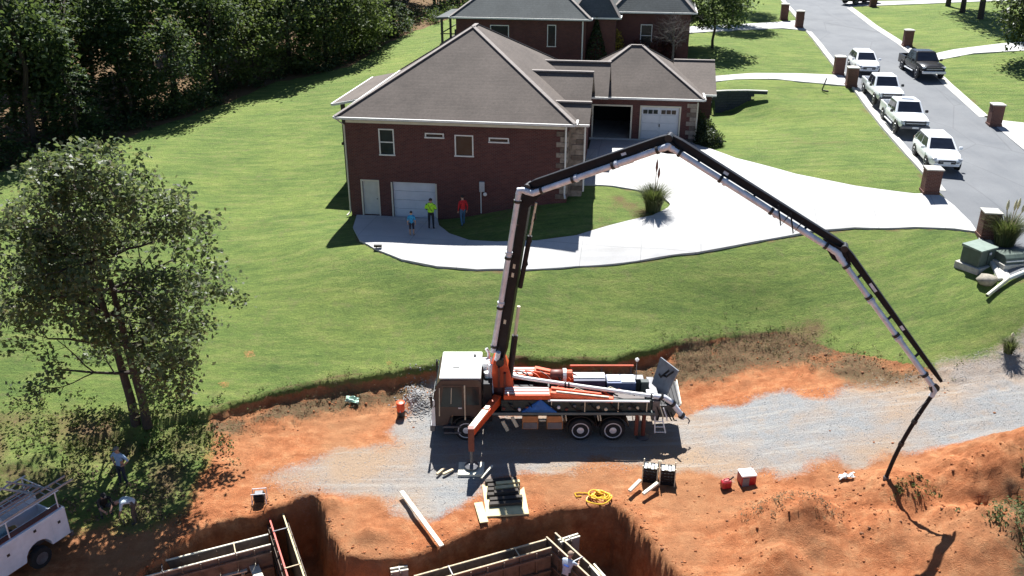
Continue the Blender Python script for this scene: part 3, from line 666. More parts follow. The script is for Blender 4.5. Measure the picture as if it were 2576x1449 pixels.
# covered deck on the west side: roof, posts, floor, rail
pr = MB().add([(-2.4, 5.0, 5.55), (.0, 5.0, 6.05), (.0, 14, 6.05), (-2.4, 14, 5.55), (-2.4, 5.0, 5.40), (.0, 5.0, 5.85), (0, 14, 5.85), (-2.4, 14, 5.40)],
             [(0, 1, 2, 3), (7, 6, 5, 4), (4, 5, 1, 0), (5, 6, 2, 1), (6, 7, 3, 2), (7, 4, 0, 3)]).build('deck_roof', SHING, house)
MB().beam((-2.45, 4.9, 5.48), (-2.45, 14, 5.48), .1, .14).beam((-2.4, 4.94, 5.47), (0, 4.94, 5.94), .1, .14).build('gutter', WHITE, pr)
for px_, py_ in ((-1.9, 5.4), (-1.9, 9.5), (-1.9, 13.5)):
    B(px_-.11, px_+.11, py_-.11, py_+.11, -.6, 5.5).build('deck_post', BLACKM, house)
B(-2.1, -.05, 5.2, 13.8, 2.85, 3.0).build('deck_floor', DKWOOD, house)
MB().box(-2.05, -1.98, 5.55, 13.6, 3.9, 3.98).box(-1.75, -.1, 5.26, 5.32, 3.9, 3.98).build('deck_rail', BLACKM, house)

# second house behind
house2 = thing('brick_house', 'red brick house with greenish hip roof standing behind, yellow bush at its corner', 'house', (-4.7, 76.0, 0), R(-9))
E8 = 8.25
W2 = 10.9
wall_with_holes(0, W2, 3.0, E8-.15, 0, .25, [(2.9, 4.5, 6.1, 7.6), (7.7, 8.45, 5.9, 7.7)]).build('wall', BRICK, house2)
MB().box(0, .25, .25, 11, 3, E8-.15).box(W2-.25, W2, .25, 11, 3, E8-.15).box(.25, W2-.25, 10.75, 11, 3, E8-.15).box(.3, W2-.3, 1, 1.1, 3.1, E8-.3).build('wall', BRICK, house2)
hip(house2, 0, W2, 0, 11, E8, 12.6, SHING2)
window(house2, 0, 3.7, .06, 6.18, 7.52, 1.45, bars=False); window(house2, 0, 8.08, .06, 5.98, 7.62, .6, bars=False)
MB().tube([(W2-.25, -.08, E8-.2), (W2-.25, -.08, 4.2)], .06, 8).build('downspout', WHITE, house2)
B(W2, W2+2.4, .9, 10, 3, E8-.2).build('wall', BRICK, house2); 
hip(house2, W2-1, W2+2.3, 1.2, 10, E8+.02, 11.4, SHING2)
wall_with_holes(W2+2.2, W2+8.5, 3, E8+.1, 3.2, .25, [(W2+4.4, W2+5.4, 5.6, 7.5)]).build('wall', BRICK, house2)
B(W2+2.5, W2+8.4, 3.6, 11, 3, E8+.1).build('wall', BRICK, house2)
hip(house2, W2+2.2, W2+8.5, 3.2, 11, E8+.3, 12, SHING2)
window(house2, 0, W2+4.9, 3.26, 5.7, 7.4, .85)
for px_, py_ in ((-1.5, 1.2), (-1.5, 4.5), (-.3, 1.2)): B(px_-.09, px_+.09, py_-.09, py_+.09, 2.6, 8.0 if px_ < -1 else 7.0).build('deck_post', BLACKM, house2)
B(-1.7, -.02, 1.0, 7, 5.6, 5.78).build('deck_floor', DKWOOD, house2)
MB().box(-1.62, -.05, 1.05, 1.1, 6.6, 6.68).box(-1.62, -1.56, 1.1, 7, 6.6, 6.68).build('deck_rail', BLACKM, house2)
MB().beam((-1.4, .9, 3.2), (-.4, .6, 5.6), .9, .06).build('deck_stair', DKWOOD, house2)
MB().add([(-1.9, .8, 8.0), (0, .8, 8.1), (0, 7, 8.1), (-1.9, 7, 8.0), (-1.9, .8, 7.85), (0, .8, 7.95), (0, 7, 7.95), (-1.9, 7, 7.85)], [(0, 1, 2, 3), (7, 6, 5, 4), (4, 5, 1, 0), (5, 6, 2, 1), (6, 7, 3, 2), (7, 4, 0, 3)]).build('deck_roof', SHING2, house2)

# dark block retaining wall east of the garage, its end sloping into the lawn
rw = thing('retaining_wall', 'dark block retaining wall with pale cap beside the garage', 'wall', (0, 0, 0))
BLK = pm('wall_block', (.055, .058, .066), .9, var=.45, sc=6, bmp=.6); CAPM = pm('wall_cap', (.40, .39, .36), .9, var=.2, sc=4)
RWP = [(13.3, 65.6), (14.7, 66.2), (16.2, 66.6), (17.8, 66.7), (19.3, 66.4)]
blkme = B(-.2, .2, -.14, .14, 0, .19).mesh('block', BLK, bevel=.012); capme = B(-.21, .21, -.17, .17, 0, .075).mesh('cap_stone', CAPM, bevel=.01)
tot = 0; path = []
for i in range(len(RWP)-1):
    a, b = Vector(RWP[i]), Vector(RWP[i+1]); L_ = (b-a).length; n = int(round(L_/.42))
    for k in range(n): path.append((a.lerp(b, (k+.5)/n), math.atan2((b-a).y, (b-a).x)))
for j, (p, an) in enumerate(path):
    t = j/len(path); g0 = gz(p.x, p.y); top = 3.1 if t < .3 else 3.88
    base = g0 - .05 if t < .75 else g0 + (top-g0)*max(0, (t-.75)/.25)*.9
    nrow = max(1, int((top-base)/.2))
    for r_ in range(nrow):
        share('block', blkme, rw, (p.x+(.2 if r_ % 2 else 0)*math.cos(an), p.y+(.2 if r_ % 2 else 0)*math.sin(an), top-.2*(r_+1)), (0, 0, an))
    share('cap_stone', capme, rw, (p.x, p.y, top+.002), (0, 0, an))
# ------------------------------------------------------------------ concrete pump truck
ORNG = pm('pump_orange', (.68, .095, .025), .5, var=.25, sc=4, spec=.4); MAROON = pm('pump_maroon', (.16, .035, .022), .5, var=.4, sc=5)
PWHITE = pm('truck_white', (.80, .80, .78), .35, var=.08, sc=2); PBLACK = pm('boom_black', (.009, .009, .012), .5, var=.5, sc=6, spec=.25)
STEEL = pm('pipe_steel', (.70, .73, .78), .35, metal=.1, var=.25, sc=3); STEELD = pm('steel_dark', (.14, .14, .15), .5, metal=.4, var=.4, sc=5)
CREAMP = pm('cream_paint', (.66, .60, .44), .5, var=.2, sc=4); RUBBER = pm('tyre_rubber', (.014, .014, .015), .85, var=.3, sc=8)
CHROME = pm('wheel_alloy', (.66, .66, .68), .3, metal=.15, var=.15, sc=6); TARP = pm('blue_tarp', (.02, .13, .42), .55, var=.3, sc=5, bmp=.4)
CABBR = pm('cab_brown', (.058, .036, .030), .4, var=.3, sc=3); DKGRN = pm('deck_green', (.02, .035, .034), .6, var=.5, sc=8)
RIBM = pm('ribbed_plate', (.58, .56, .53), .5, var=.2, sc=3)

pump = thing('concrete_pump_truck', 'concrete pump truck with orange turret, white cab roof and tall folded black boom', 'truck', (-3.35, 32.65, -3.92))
def part(mb, name, mat, par=None, **k): return mb.build(name, mat, par or pump, **k)
# chassis
part(MB().box(.5, 10.0, -.45, -.3, .75, 1.05).box(.5, 10.0, .3, .45, .75, 1.05).box(.6, .8, -.3, .3, .8, 1).box(5, 5.2, -.3, .3, .8, 1).box(9.8, 10, -.3, .3, .8, 1), 'chassis', STEELD)
part(B(2.3, 9.35, -1.22, 1.22, 1.28, 1.42), 'deck', DKGRN)
# cab
cabp = [(.08, .72), (.02, 1.3), (.02, 1.75), (.22, 2.72), (.42, 2.96), (1.95, 2.98), (2.08, 2.85), (2.1, .95), (1.72, .95), (1.6, 1.2), (.78, 1.2), (.62, .72)]
cab = part(MB().prism(cabp, 'y', -1.2, 1.2), 'cab', CABBR, bevel=.03)
B(.34, 2.06, -1.16, 1.16, 2.955, 3.03).build('cab_roof', PWHITE, cab, bevel=.03)
MB().add([(.30, -1.1, 2.62), (.30, 1.1, 2.62), (.03, 1.12, 1.78), (.03, -1.12, 1.78), (.17, -1.1, 2.62), (.17, 1.1, 2.62), (-.005, 1.12, 1.78), (-.005, -1.12, 1.78)], [(4, 5, 6, 7), (3, 2, 1, 0), (0, 1, 5, 4), (2, 3, 7, 6), (1, 2, 6, 5), (3, 0, 4, 7)]).build('windscreen', GLASS, cab)
B(-.03, .03, -1.2, 1.2, .75, 1.7).build('front_panel', PWHITE, cab, bevel=.02)
B(-.02, .12, -1.24, -1.14, .75, 2.0).build('corner_trim', PWHITE, cab); B(1.35, 1.41, -1.222, -1.2, 1.0, 2.70).build('pillar', CREAMP, cab)
for sy in (-1, 1):
    d = MB().prism([(.38, 1.05), (.30, 1.75), (.44, 2.72), (1.32, 2.72), (1.32, 1.35), (.75, 1.3), (.6, 1.05)], 'y', sy*1.2, sy*1.225).build('door', CABBR, cab)
    MB().prism([(.36, 1.68), (.50, 2.62), (1.26, 2.62), (1.26, 1.68)], 'y', sy*1.222, sy*1.235).build('window', GLASS, d)
    MB().box(1.1, 1.25, min(sy*1.225, sy*1.25), max(sy*1.225, sy*1.25), 1.6, 1.65).build('handle', CHROME, d)
    MB().prism([(1.45, 1.75), (1.45, 2.62), (1.98, 2.62), (1.98, 1.75)], 'y', sy*1.2, sy*1.21).build('window', GLASS, cab)
    MB().tube([(.30, sy*1.25, 1.25), (.34, sy*1.25, 2.6)], .022, 6).build('grab_rail', CREAMP, cab)
    MB().tube([(.8, sy*1.25, 1.85), (.84, sy*1.25, 2.6)], .018, 6).build('window_bar', CREAMP, cab)
    MB().tube([(1.38, sy*1.27, 1.2), (1.38, sy*1.27, 2.55)], .022, 6).build('grab_rail', CREAMP, cab)
    MB().tube([(.2, sy*1.22, 2.5), (.0, sy*1.5, 2.45), (.0, sy*1.5, 1.75), (.15, sy*1.22, 1.75)], .02, 6).build('mirror_arm', BLACKM, cab)
    B(-.03, .06, sy*1.5-.11, sy*1.5+.11, 1.85, 2.4).build('mirror', BLACKM, cab, bevel=.02)
    B(-.05, .0, sy*.85-.16, sy*.85+.16, .85, 1.02).build('headlight', GLASS, cab)
MB().box(.45, 1.2, -1.3, -1.05, .40, .47).build('step', STEELD, cab); MB().box(.45, 1.2, -1.3, -1.05, .70, .76).build('step', STEELD, cab)
part(B(-.12, .1, -1.22, 1.22, .45, .74), 'bumper', STEELD, bevel=.03)
MB().box(.85, 1.15, -.35, -.28, 3.03, 3.06).build('roof_vent', BLACKM, cab)
MB().lathe([(.05, 3.02), (.05, 3.10), (.02, 3.16)], (1.75, .7, 0), 'z', 10).build('beacon', BLACKM, cab)
part(B(2.14, 2.52, -1.2, 1.2, .95, 2.75), 'engine_cover', PBLACK, bevel=.03)
part(MB().tube([(2.35, .55, 2.75), (2.35, .55, 3.3), (2.25, .55, 3.5)], .07, 10), 'exhaust', CHROME)
for x, y, h, r in ((2.25, -.2, .5, .13), (2.2, .3, .35, .15), (2.3, -.6, .25, .1)):
    part(MB().lathe([(r, 2.75), (r, 2.75+h*.6), (r*1.35, 2.75+h*.7), (r*1.3, 2.75+h), (r*.4, 2.75+h*1.1)], (x, y, 0), 'z', 12), 'air_filter', PWHITE, smooth=True)
# wheels
def truck_wheel(x, y, dual=False):
    s = -1 if y < 0 else 1
    w = MB().lathe([(.36, -.02), (.50, 0), (.53, .06), (.53, .24), (.50, .30), (.36, .32)], (x, y if s > 0 else y-.32, .53), 'y', 22).build('wheel', RUBBER, pump, smooth=True)
    yo = y+.33*s if s > 0 else y-.325
    f = (lambda t: yo+t*s)
    MB().lathe([(.37, 0), (.37, .02), (.33, .02), (.29, -.06), (.18, -.07), (.15, .02), (.06, .05)] if s > 0 else [(.37, 0), (.37, -.02), (.33, -.02), (.29, .06), (.18, .07), (.15, -.02), (.06, -.05)], (x, yo, .53), 'y', 20).build('rim', CHROME, w, smooth=True)
    for k in range(5):
        a = k*2*math.pi/5
        MB().lathe([(.045, f(.0)), (.04, f(-.052))], (x+.235*math.cos(a), 0, .53+.235*math.sin(a)), 'y', 8).build('hand_hole', BLACKM, w)
for y in (-.92, .92):
    for x in (1.42, 6.25, 7.63): truck_wheel(x, y)
for y0, y1 in ((-1.25, -.6), (.6, 1.25)):
    for xc in (6.25, 7.63, 1.42):
        m = MB(); rg = []
        for k in range(9):
            a = math.pi*(.08+.84*k/8); rg.append([(xc-.66*math.cos(a), y0, .53+.66*math.sin(a)), (xc-.66*math.cos(a), y1, .53+.66*math.sin(a)), (xc-.70*math.cos(a), y1, .53+.70*math.sin(a)), (xc-.70*math.cos(a), y0, .53+.70*math.sin(a))])
        part(m.loft(rg), 'mudguard', PBLACK)
# boxes under the deck and side gear
for x in (3.78, 4.82):
    bx_ = part(B(x, x+.68, -1.24, -.75, .58, 1.22), 'tool_box', pm('box_orange', (.50, .20, .07), .55, var=.25, sc=4), bevel=.015)
    B(x+.04, x+.64, -1.262, -1.24, .62, .92).build('lid', pm('box_grey', (.18, .16, .16), .6), bx_)
part(MB().box(4.5, 4.78, -1.2, -1.1, .95, 1.02), 'bracket', CREAMP)
for x, z in ((2.95, .55), (3.35, .75)): part(MB().beam((x, -1.25, z+.45), (x+.22, -1.3, z), .06, .14), 'hose_hook', CREAMP)
for x in (5.45, 5.6, 6.95, 7.05, 8.4, 8.7): part(MB().beam((x, -1.23, 1.3), (x+.05, -1.26, 1.02), .05, .03), 'deck_bracket', CREAMP)
part(B(2.5, 9.35, -1.26, -1.222, 1.30, 1.41), 'deck_edge', pm('deck_edge_grey', (.12, .15, .15), .6))
part(B(2.9, 9.2, -1.15, -1.0, 1.425, 1.95), 'valve_bank', DKGRN)
rr = random.Random(3)
for k in range(18):
    x = 3.0+k*.33; z = 1.48+rr.random()*.22; c = rr.choice([STEEL, CREAMP, STEELD, DKGRN, MAROON])
    part(MB().lathe([(.07, -1.16), (.07, -1.22-rr.random()*.03), (.03, -1.25)], (x, 0, z+.05), 'y', 8), 'valve', c)
for k in range(7):
    x = 3.2+k*.85; part(MB().tube([(x, -1.18, 1.85), (x+.12, -1.26, 1.7), (x+.3, -1.27, 1.55), (x+.5, -1.2, 1.46)], .028, 6), 'hydraulic_hose', PBLACK)
part(MB().add([(3.75, -1.28, 1.45), (5.25, -1.28, 1.43), (4.55, -1.2, 2.02), (3.75, -.95, 1.45), (5.25, -.95, 1.43), (4.5, -.98, 2.0), (4.2, -1.33, 1.6), (4.85, -1.33, 1.58)], [(0, 1, 7, 6), (6, 7, 2), (0, 6, 2), (1, 2, 7), (0, 2, 5, 3), (1, 4, 5, 2), (3, 5, 4), (0, 3, 4, 1)]), 'tarp', TARP)
part(MB().tube([(4.85, -1.22, 1.98), (9.1, -1.22, 1.93)], .045, 8), 'side_rail', PWHITE)
for x in (5.0, 6.4, 7.8, 9.0): part(MB().tube([(x, -1.22, 1.95), (x, -1.2, 1.42)], .025, 6), 'rail_post', CREAMP)
# ribbed decks either side of the turret
for (x0, x1, y0, y1, zt) in ((3.0, 4.95, -1.2, -.45, 2.22), (3.05, 4.65, .45, 1.2, 2.24)):
    b_ = part(B(x0, x1, y0, y1, 2.0, zt), 'side_tank', ORNG, bevel=.02)
    n = 3
    for k in range(n):
        yy = y0+.06+(y1-y0-.12)*(k+.5)/n
        B(x0+.05, x1-.05, yy-.055, yy+.055, zt+.002, zt+.03).build('rib', RIBM, b_)
    part(B(x0+.1, x1-.1, y0+.1, y1-.1, 1.42, 2.0), 'tank_support', PBLACK)
part(B(3.0, 4.9, -.44, .44, 1.425, 1.9), 'gearbox', PBLACK)
# folded rear outriggers and cylinders along the deck
oa = part(MB().beam((4.95, -.78, 2.08), (7.6, -1.0, 1.92), .46, .30, .34, .22), 'outrigger_arm', ORNG, bevel=.02)
MB().beam((5.0, -.70, 2.27), (7.1, -.86, 2.09), .14, .10).build('arm_rib', ORNG, oa); MB().beam((5.2, -.92, 2.24), (7.4, -1.08, 2.06), .07, .06).build('arm_pipe', CREAMP, oa)
oa = part(MB().beam((4.3, .7, 2.3), (6.6, .25, 2.05), .5, .30, .38, .24), 'outrigger_arm', ORNG, bevel=.02)
MB().beam((4.4, .62, 2.48), (6.5, .2, 2.2), .12, .08).build('arm_rib', ORNG, oa)
part(MB().lathe([(.22, 5.0), (.26, 5.05), (.26, 5.5), (.22, 5.55)], (0, .45, 2.25), 'x', 14), 'swivel', MAROON, smooth=True)
part(MB().lathe([(.30, 5.55), (.30, 5.7)], (0, .45, 2.25), 'x', 14), 'flange', PWHITE); part(MB().lathe([(.24, 5.7), (.24, 5.95)], (0, .45, 2.25), 'x', 14), 'coupling', ORNG)
part(B(6.0, 7.35, -.1, .55, 1.425, 2.28), 'water_tank', pm('tank_blue', (.02, .025, .07), .5)); part(B(6.0, 7.35, .1, .55, 2.282, 2.33), 'tank_lid', PWHITE)
part(B(7.42, 8.65, -.15, .6, 1.425, 2.2), 'control_cabinet', pm('cabinet_blue', (.03, .06, .16), .5)); part(B(7.45, 8.0, .0, .5, 2.202, 2.25), 'cabinet_lid', PWHITE); part(B(8.05, 8.62, -.1, .5, 2.202, 2.24), 'cabinet_lid', PWHITE)
part(MB().tube([(5.9, 1.1, 2.35), (8.7, 1.1, 2.35)], .05, 8), 'side_rail', ORNG)
for x in (6.0, 7.3, 8.6): part(MB().tube([(x, 1.1, 2.35), (x, 1.1, 1.42)], .025, 6), 'rail_post', STEELD)
part(MB().box(5.0, 9.1, .62, 1.0, 1.425, 1.95), 'cylinder_bank', STEELD); part(B(7.65, 8.95, -.9, -.3, 1.425, 1.85), 'oil_cooler', CABBR)
for k in range(8):
    x = 5.1+k*.36; y0 = -.75+.1*math.sin(k*2.3)
    part(MB().tube([(x, y0, 2.2-k*.02), (x+.25, y0+.18, 2.32-k*.02), (x+.6, y0+.05, 2.2-k*.02), (x+.9, y0-.12, 2.05)], .03, 6), 'hydraulic_hose', (ORNG, PBLACK, CREAMP, MAROON)[k % 4])
for k in range(6):
    x = 3.5+k*.42; part(MB().tube([(x, .75, 2.3), (x+.2, .5, 2.42), (x+.5, .3, 2.35), (x+.7, .1, 2.2)], .03, 6), 'hydraulic_hose', (PBLACK, ORNG, MAROON)[k % 3])
for x, y, z, d_, c in ((5.3, -.35, 1.75, .5, ORNG), (6.1, -.5, 1.7, .45, MAROON), (8.9, .2, 2.0, .35, DKGRN), (9.05, -.5, 1.9, .3, STEEL)): part(B(x, x+d_, y-.15, y+.15, 1.43, z+.12), 'valve_box', c, bevel=.02)
part(MB().tube([(8.75, .55, 1.45), (8.75, .55, 2.9)], .02, 6), 'lamp_post', STEELD); part(MB().lathe([(.07, 2.9), (.09, 2.98), (.03, 3.04)], (8.75, .55, 0), 'z', 10), 'work_lamp', PWHITE)
# long delivery pipe on the deck
dp = part(MB().tube([(3.3, -.1, 2.55), (3.9, -.25, 2.5), (6.5, -.62, 2.28), (9.4, -.95, 2.02)], .085, 10), 'deck_pipe', PWHITE, smooth=True)
for x, y, z in ((5.6, -.49, 2.36), (5.75, -.51, 2.345), (9.2, -.93, 2.04)): MB().lathe([(.115, x-.035), (.115, x+.035)], (0, y, z), 'x', 10).build('clamp', BLACKM, dp)
# hopper with raised lid, agitator elbow, ladder
hp = part(MB().loft([[(9.35, -1.0, 1.62), (10.45, -1.0, 1.62), (10.6, 1.0, 1.62), (9.35, 1.0, 1.62)], [(9.6, -.55, .75), (10.3, -.55, .75), (10.3, .55, .75), (9.6, .55, .75)]]), 'hopper', STEELD)
MB().add([(9.40, -.94, 1.64), (10.42, -.94, 1.64), (10.55, .94, 1.64), (9.40, .94, 1.64), (9.65, -.5, 1.63), (10.25, -.5, 1.63), (10.25, .5, 1.63), (9.65, .5, 1.63)], [(0, 1, 5, 4), (1, 2, 6, 5), (2, 3, 7, 6), (3, 0, 4, 7), (4, 5, 6, 7)]).build('hopper_mouth', PBLACK, hp)
for k in range(7): MB().beam((9.5+k*.15, -.92, 1.69), (9.5+k*.16, .92, 1.69), .02, .03).build('grate_bar', PBLACK, hp)
MB().beam((10.46, -1.0, 1.66), (10.62, 1.0, 1.66), .05, .10).build('hopper_rim', CREAMP, hp)
LD0 = Vector((9.36, .30, 1.72)); LDW = Vector((.46, -.88, -.04)); LDH = Vector((.42, .06, 1.40)); LDN = LDW.cross(LDH).normalized()
if LDN.y > 0: LDN = -LDN
q_ = [LD0, LD0+LDW, LD0+LDW*1.12+LDH, LD0-LDW*.12+LDH]
ld = part(MB().hexa([v-LDN*.07 for v in q_]+q_), 'hopper_lid', pm('lid_grey', (.17, .19, .215), .6, var=.3))
def on_lid(u, v, e=.02): return LD0+LDW*u+LDH*v+LDN*e
for pts in ([(.92, .90), (.66, .62), (.50, .60)], [(.66, .84), (.36, .50), (.20, .54)]):
    MB().tube([on_lid(*p) for p in pts], .045, 6).build('lettering', PBLACK, ld)
el_ = part(MB().tube([(9.3, -.95, 2.03), (9.75, -1.0, 2.0), (10.05, -1.05, 1.8), (10.35, -1.12, 1.42), (10.6, -1.18, 1.1)], .12, 12), 'rear_elbow', STEEL, smooth=True)
for p in ((9.6, -.98, 2.02), (10.1, -1.06, 1.74), (10.5, -1.16, 1.22)): MB().tube([Vector(p)+Vector((-.05, 0, .04)), Vector(p)+Vector((.05, 0, -.04))], .155, 10).build('clamp', BLACKM, el_)
part(MB().tube([(10.55, -1.17, 1.15), (10.75, -1.2, 1.12), (10.85, -1.2, .98), (10.8, -1.2, .85)], .03, 6), 'drag_hook', STEELD)
part(MB().box(9.25, 9.55, -1.15, .9, .95, 1.9), 'rear_frame', STEELD)
for k in range(5): part(MB().tube([(9.4+k*.16, -1.1, 1.75-k*.1), (9.55+k*.16, -1.22, 1.3-k*.07), (9.5+k*.2, -1.18, .98)], .03, 6), 'hydraulic_hose', rr.choice([CREAMP, STEEL, PBLACK]))
lad = part(MB().tube([(9.35, -1.28, 1.25), (9.4, -1.3, .45)], .03, 6), 'ladder_rail', PWHITE); part(MB().tube([(9.68, -1.28, 1.1), (9.85, -1.32, .45)], .03, 6), 'ladder_rail', PWHITE)
for k in range(3): part(MB().tube([(9.38+k*.01, -1.29, 1.0-k*.26), (9.72+k*.06, -1.3, 1.0-k*.26)], .022, 6), 'ladder_rung', PWHITE)
part(MB().box(8.55, 8.7, -1.2, -1.1, .25, 1.28), 'mud_flap', MAROON)
# rear jacks, lowered
for y in (-1.0, 1.0):
    part(MB().tube([(8.95, y, 1.3), (8.95, y, .12)], .09, 10), 'jack_leg', MAROON); part(MB().lathe([(.28, .02), (.28, .07), (.1, .14)], (8.95, y, 0), 'z', 14), 'jack_foot', STEELD)
# turret
tu = part(MB().lathe([(.75, 1.425), (.75, 1.6), (.62, 1.62), (.58, 2.1), (.50, 2.3)], (2.85, 0, 0), 'z', 20), 'slewing_ring', MAROON, smooth=True)
BP = Vector((2.85, 0, 3.35))           # boom foot pivot (local)
AZ = R(-20); bd_ = Vector((math.cos(AZ), math.sin(AZ), 0)); bn = Vector((-math.sin(AZ), math.cos(AZ), 0)); near = -bn
tw = part(MB().loft([[(2.35, -.55, 2.2), (3.4, -.55, 2.2), (3.4, .55, 2.2), (2.35, .55, 2.2)], [(2.45, -.42, 2.9), (3.25, -.42, 2.9), (3.25, .42, 2.9), (2.45, .42, 2.9)], [(2.6, -.34, 3.45), (3.05, -.34, 3.45), (3.05, .34, 3.45), (2.6, .34, 3.45)]]), 'turret', ORNG, bevel=.03)
MB().box(2.75, 2.85, -.62, -.44, 2.2, 3.2).build('turret_web', MAROON, tw); MB().box(3.0, 3.1, -.62, -.44, 2.2, 2.9).build('turret_web', MAROON, tw)
MB().lathe([(.17, -.5), (.17, .5)], (BP.x, 0, BP.z), 'y', 14).build('pivot_pin', BLACKM, tw)
part(MB().tube([(2.5, -.6, 2.0), (2.42, -.62, 2.9), (2.45, -.6, 3.35)], .085, 10), 'riser_pipe', STEEL, smooth=True)
# boom sections: joints in the boom's vertical plane, local coordinates
J = [BP] + [Vector(p)-Vector((-3.35, 32.65, -3.92)) for p in ((0.64, 32.23, 7.1), (5.58, 30.44, 9.49), (11.53, 28.27, 6.16), (15.15, 26.95, 1.65))]
spec = [(.38, .44, .32, .36), (.30, .38, .26, .30), (.26, .30, .22, .24), (.20, .22, .14, .15)]
pipe_side = [.40, .36, .32, .24]
lat = [0.0, .0, .06, 0.0]
PO = [.27, -.25, -.25, -.29]      # pipe offset in the boom plane, + is the outer side of the arch
def up_of(a, b):
    d = (b-a).normalized(); return bn.cross(d).normalized()*(1 if bn.cross(d).z > 0 else -1)
secs = []
for i in range(4):
    a, b = J[i]+bn*lat[i], J[i+1]+bn*lat[i]; d = (b-a).normalized(); L_ = (b-a).length
    upv = near.cross(d).normalized()
    w0, h0, w1, h1 = spec[i]
    # tapered box beam with slightly bellied top, made of three lofted rings
    def ring(t, w, h):
        p = a.lerp(b, t); return [p+near*w/2+upv*h/2, p+near*w/2-upv*h/2, p-near*w/2-upv*h/2, p-near*w/2+upv*h/2]
    sec = MB().loft([ring(-.02, w0*.8, h0*.6), ring(.06, w0, h0), ring(.5, (w0+w1)/2, (h0+h1)/2), ring(.94, w1, h1), ring(1.015, w1*.8, h1*.7)]).build('boom_section', PBLACK, pump, bevel=.015)
    secs.append(sec)
    off = near*(w0/2+.10) + upv*PO[i]
    rp = (.115, .115, .11, .10)[i]
    pa, pb = a+off+d*.35, b+off-d*.30
    MB().tube([pa, pb], rp, 12).build('boom_pipe', STEEL, sec, smooth=True)
    for t in (.04, .3, .33, .62, .65, .96):
        q = pa.lerp(pb, t); MB().tube([q-d*.05, q+d*.05], rp+.035, 12).build('pipe_clamp', BLACKM if t not in (.33, .65) else STEEL, sec)
    for t in (.15, .5, .82):
        q = pa.lerp(pb, t); MB().beam(q, q-off*.8, .07, .06).build('pipe_bracket', BLACKM, sec)
    for t in ((.24, .52, .57), (.7,), (.33,), (.28, .31, .6))[i]:     # light grease spots / decals of bare metal
        q = a.lerp(b, t)+near*((w0*(1-t)+w1*t)/2+.008); MB().beam(q-d*.11, q+d*.08, .012, .10, up=upv).build('decal_plate', CREAMP if i == 0 else STEEL, sec)
    # elbow over the joint to the next section
    if i < 3:
        d2 = (J[i+2]-J[i+1]).normalized(); up2 = near.cross(d2).normalized(); w2 = spec[i+1][0]
        off2 = near*(w2/2+.10) + up2*PO[i+1]
        q0 = pb; q3 = J[i+1]+bn*lat[i+1]+off2+d2*.35
        q1 = q0+d*.28; q2 = q3-d2*.28
        MB().tube([q0, q0.lerp(q1, .6), (q1*.6+q2*.4), (q1*.4+q2*.6), q2.lerp(q3, .4), q3], rp+.012, 12).build('pipe_elbow', STEEL, sec, smooth=True)
        MB().tube([J[i+1]+near*(w1/2+.10), J[i+1]-near*(w1/2+.10)], .16-.02*i, 14).build('joint_pin', BLACKM, sec)
        # link plates
        e1 = J[i+1]-d*.75-upv*.2; e2 = J[i+1]+d2*.75-up2*.2; e3 = J[i+1]-(upv+up2).normalized()*.55*(1 if i != 1 else 1)
        for s_ in (1, -1):
            o = near*s_*(w1/2+.05)
            MB().add([J[i+1]+o, e1+o, e3+o, e2+o, J[i+1]+o*1.15, e1+o*1.15, e3+o*1.15, e2+o*1.15], [(0, 1, 2, 3), (7, 6, 5, 4), (0, 4, 5, 1), (1, 5, 6, 2), (2, 6, 7, 3), (3, 7, 4, 0)]).build('link_plate', PBLACK, sec)
        # folding cylinder under the section end
        c0 = a.lerp(b, .45)-upv*(h0/2+.12); c1 = b-d*.55-upv*(h1/2+.22)
        cm = c0.lerp(c1, .62)
        cy = MB().tube([c0, cm], .085 if i else .10, 12).build('cylinder', MAROON if i else PBLACK, sec, smooth=True)
        MB().tube([cm, c1], .045, 10).build('piston_rod', CREAMP, cy, smooth=True)
# main lift cylinder from the turret
c0 = Vector((3.25, -.12, 2.5)); c1 = J[0].lerp(J[1], .34)-(J[1]-J[0]).normalized().cross(near).normalized()*-.42
cy = part(MB().tube([c0, c0.lerp(c1, .6)], .13, 14), 'lift_cylinder', PBLACK, smooth=True); MB().tube([c0.lerp(c1, .6), c1], .07, 10).build('piston_rod', CREAMP, cy, smooth=True)
part(MB().tube([J[0]+near*.4+Vector((0, 0, .1)), J[0]+near*.42+(J[1]-J[0]).normalized()*.5], .11, 12), 'pipe_swivel', STEEL, smooth=True)
for k in range(3):
    q = J[0].lerp(J[1], .55+.13*k); dd = (J[1]-J[0]).normalized(); uu = dd.cross(near).normalized()
    part(MB().tube([q+uu*.34, q+dd*.3+uu*.48, q+dd*.7+uu*.34], .03, 6), 'hydraulic_hose', PBLACK)
q = J[2].lerp(J[3], .62); dd = (J[3]-J[2]).normalized(); uu = dd.cross(near).normalized()
for k in range(2): part(MB().tube([q+near*.3+dd*.5*k-uu*.1, q+near*.42+dd*(.25+.5*k)-Vector((0, 0, .48)), q+near*.3+dd*(.5+.5*k)-uu*.1], .03, 6), 'hydraulic_hose', PBLACK)
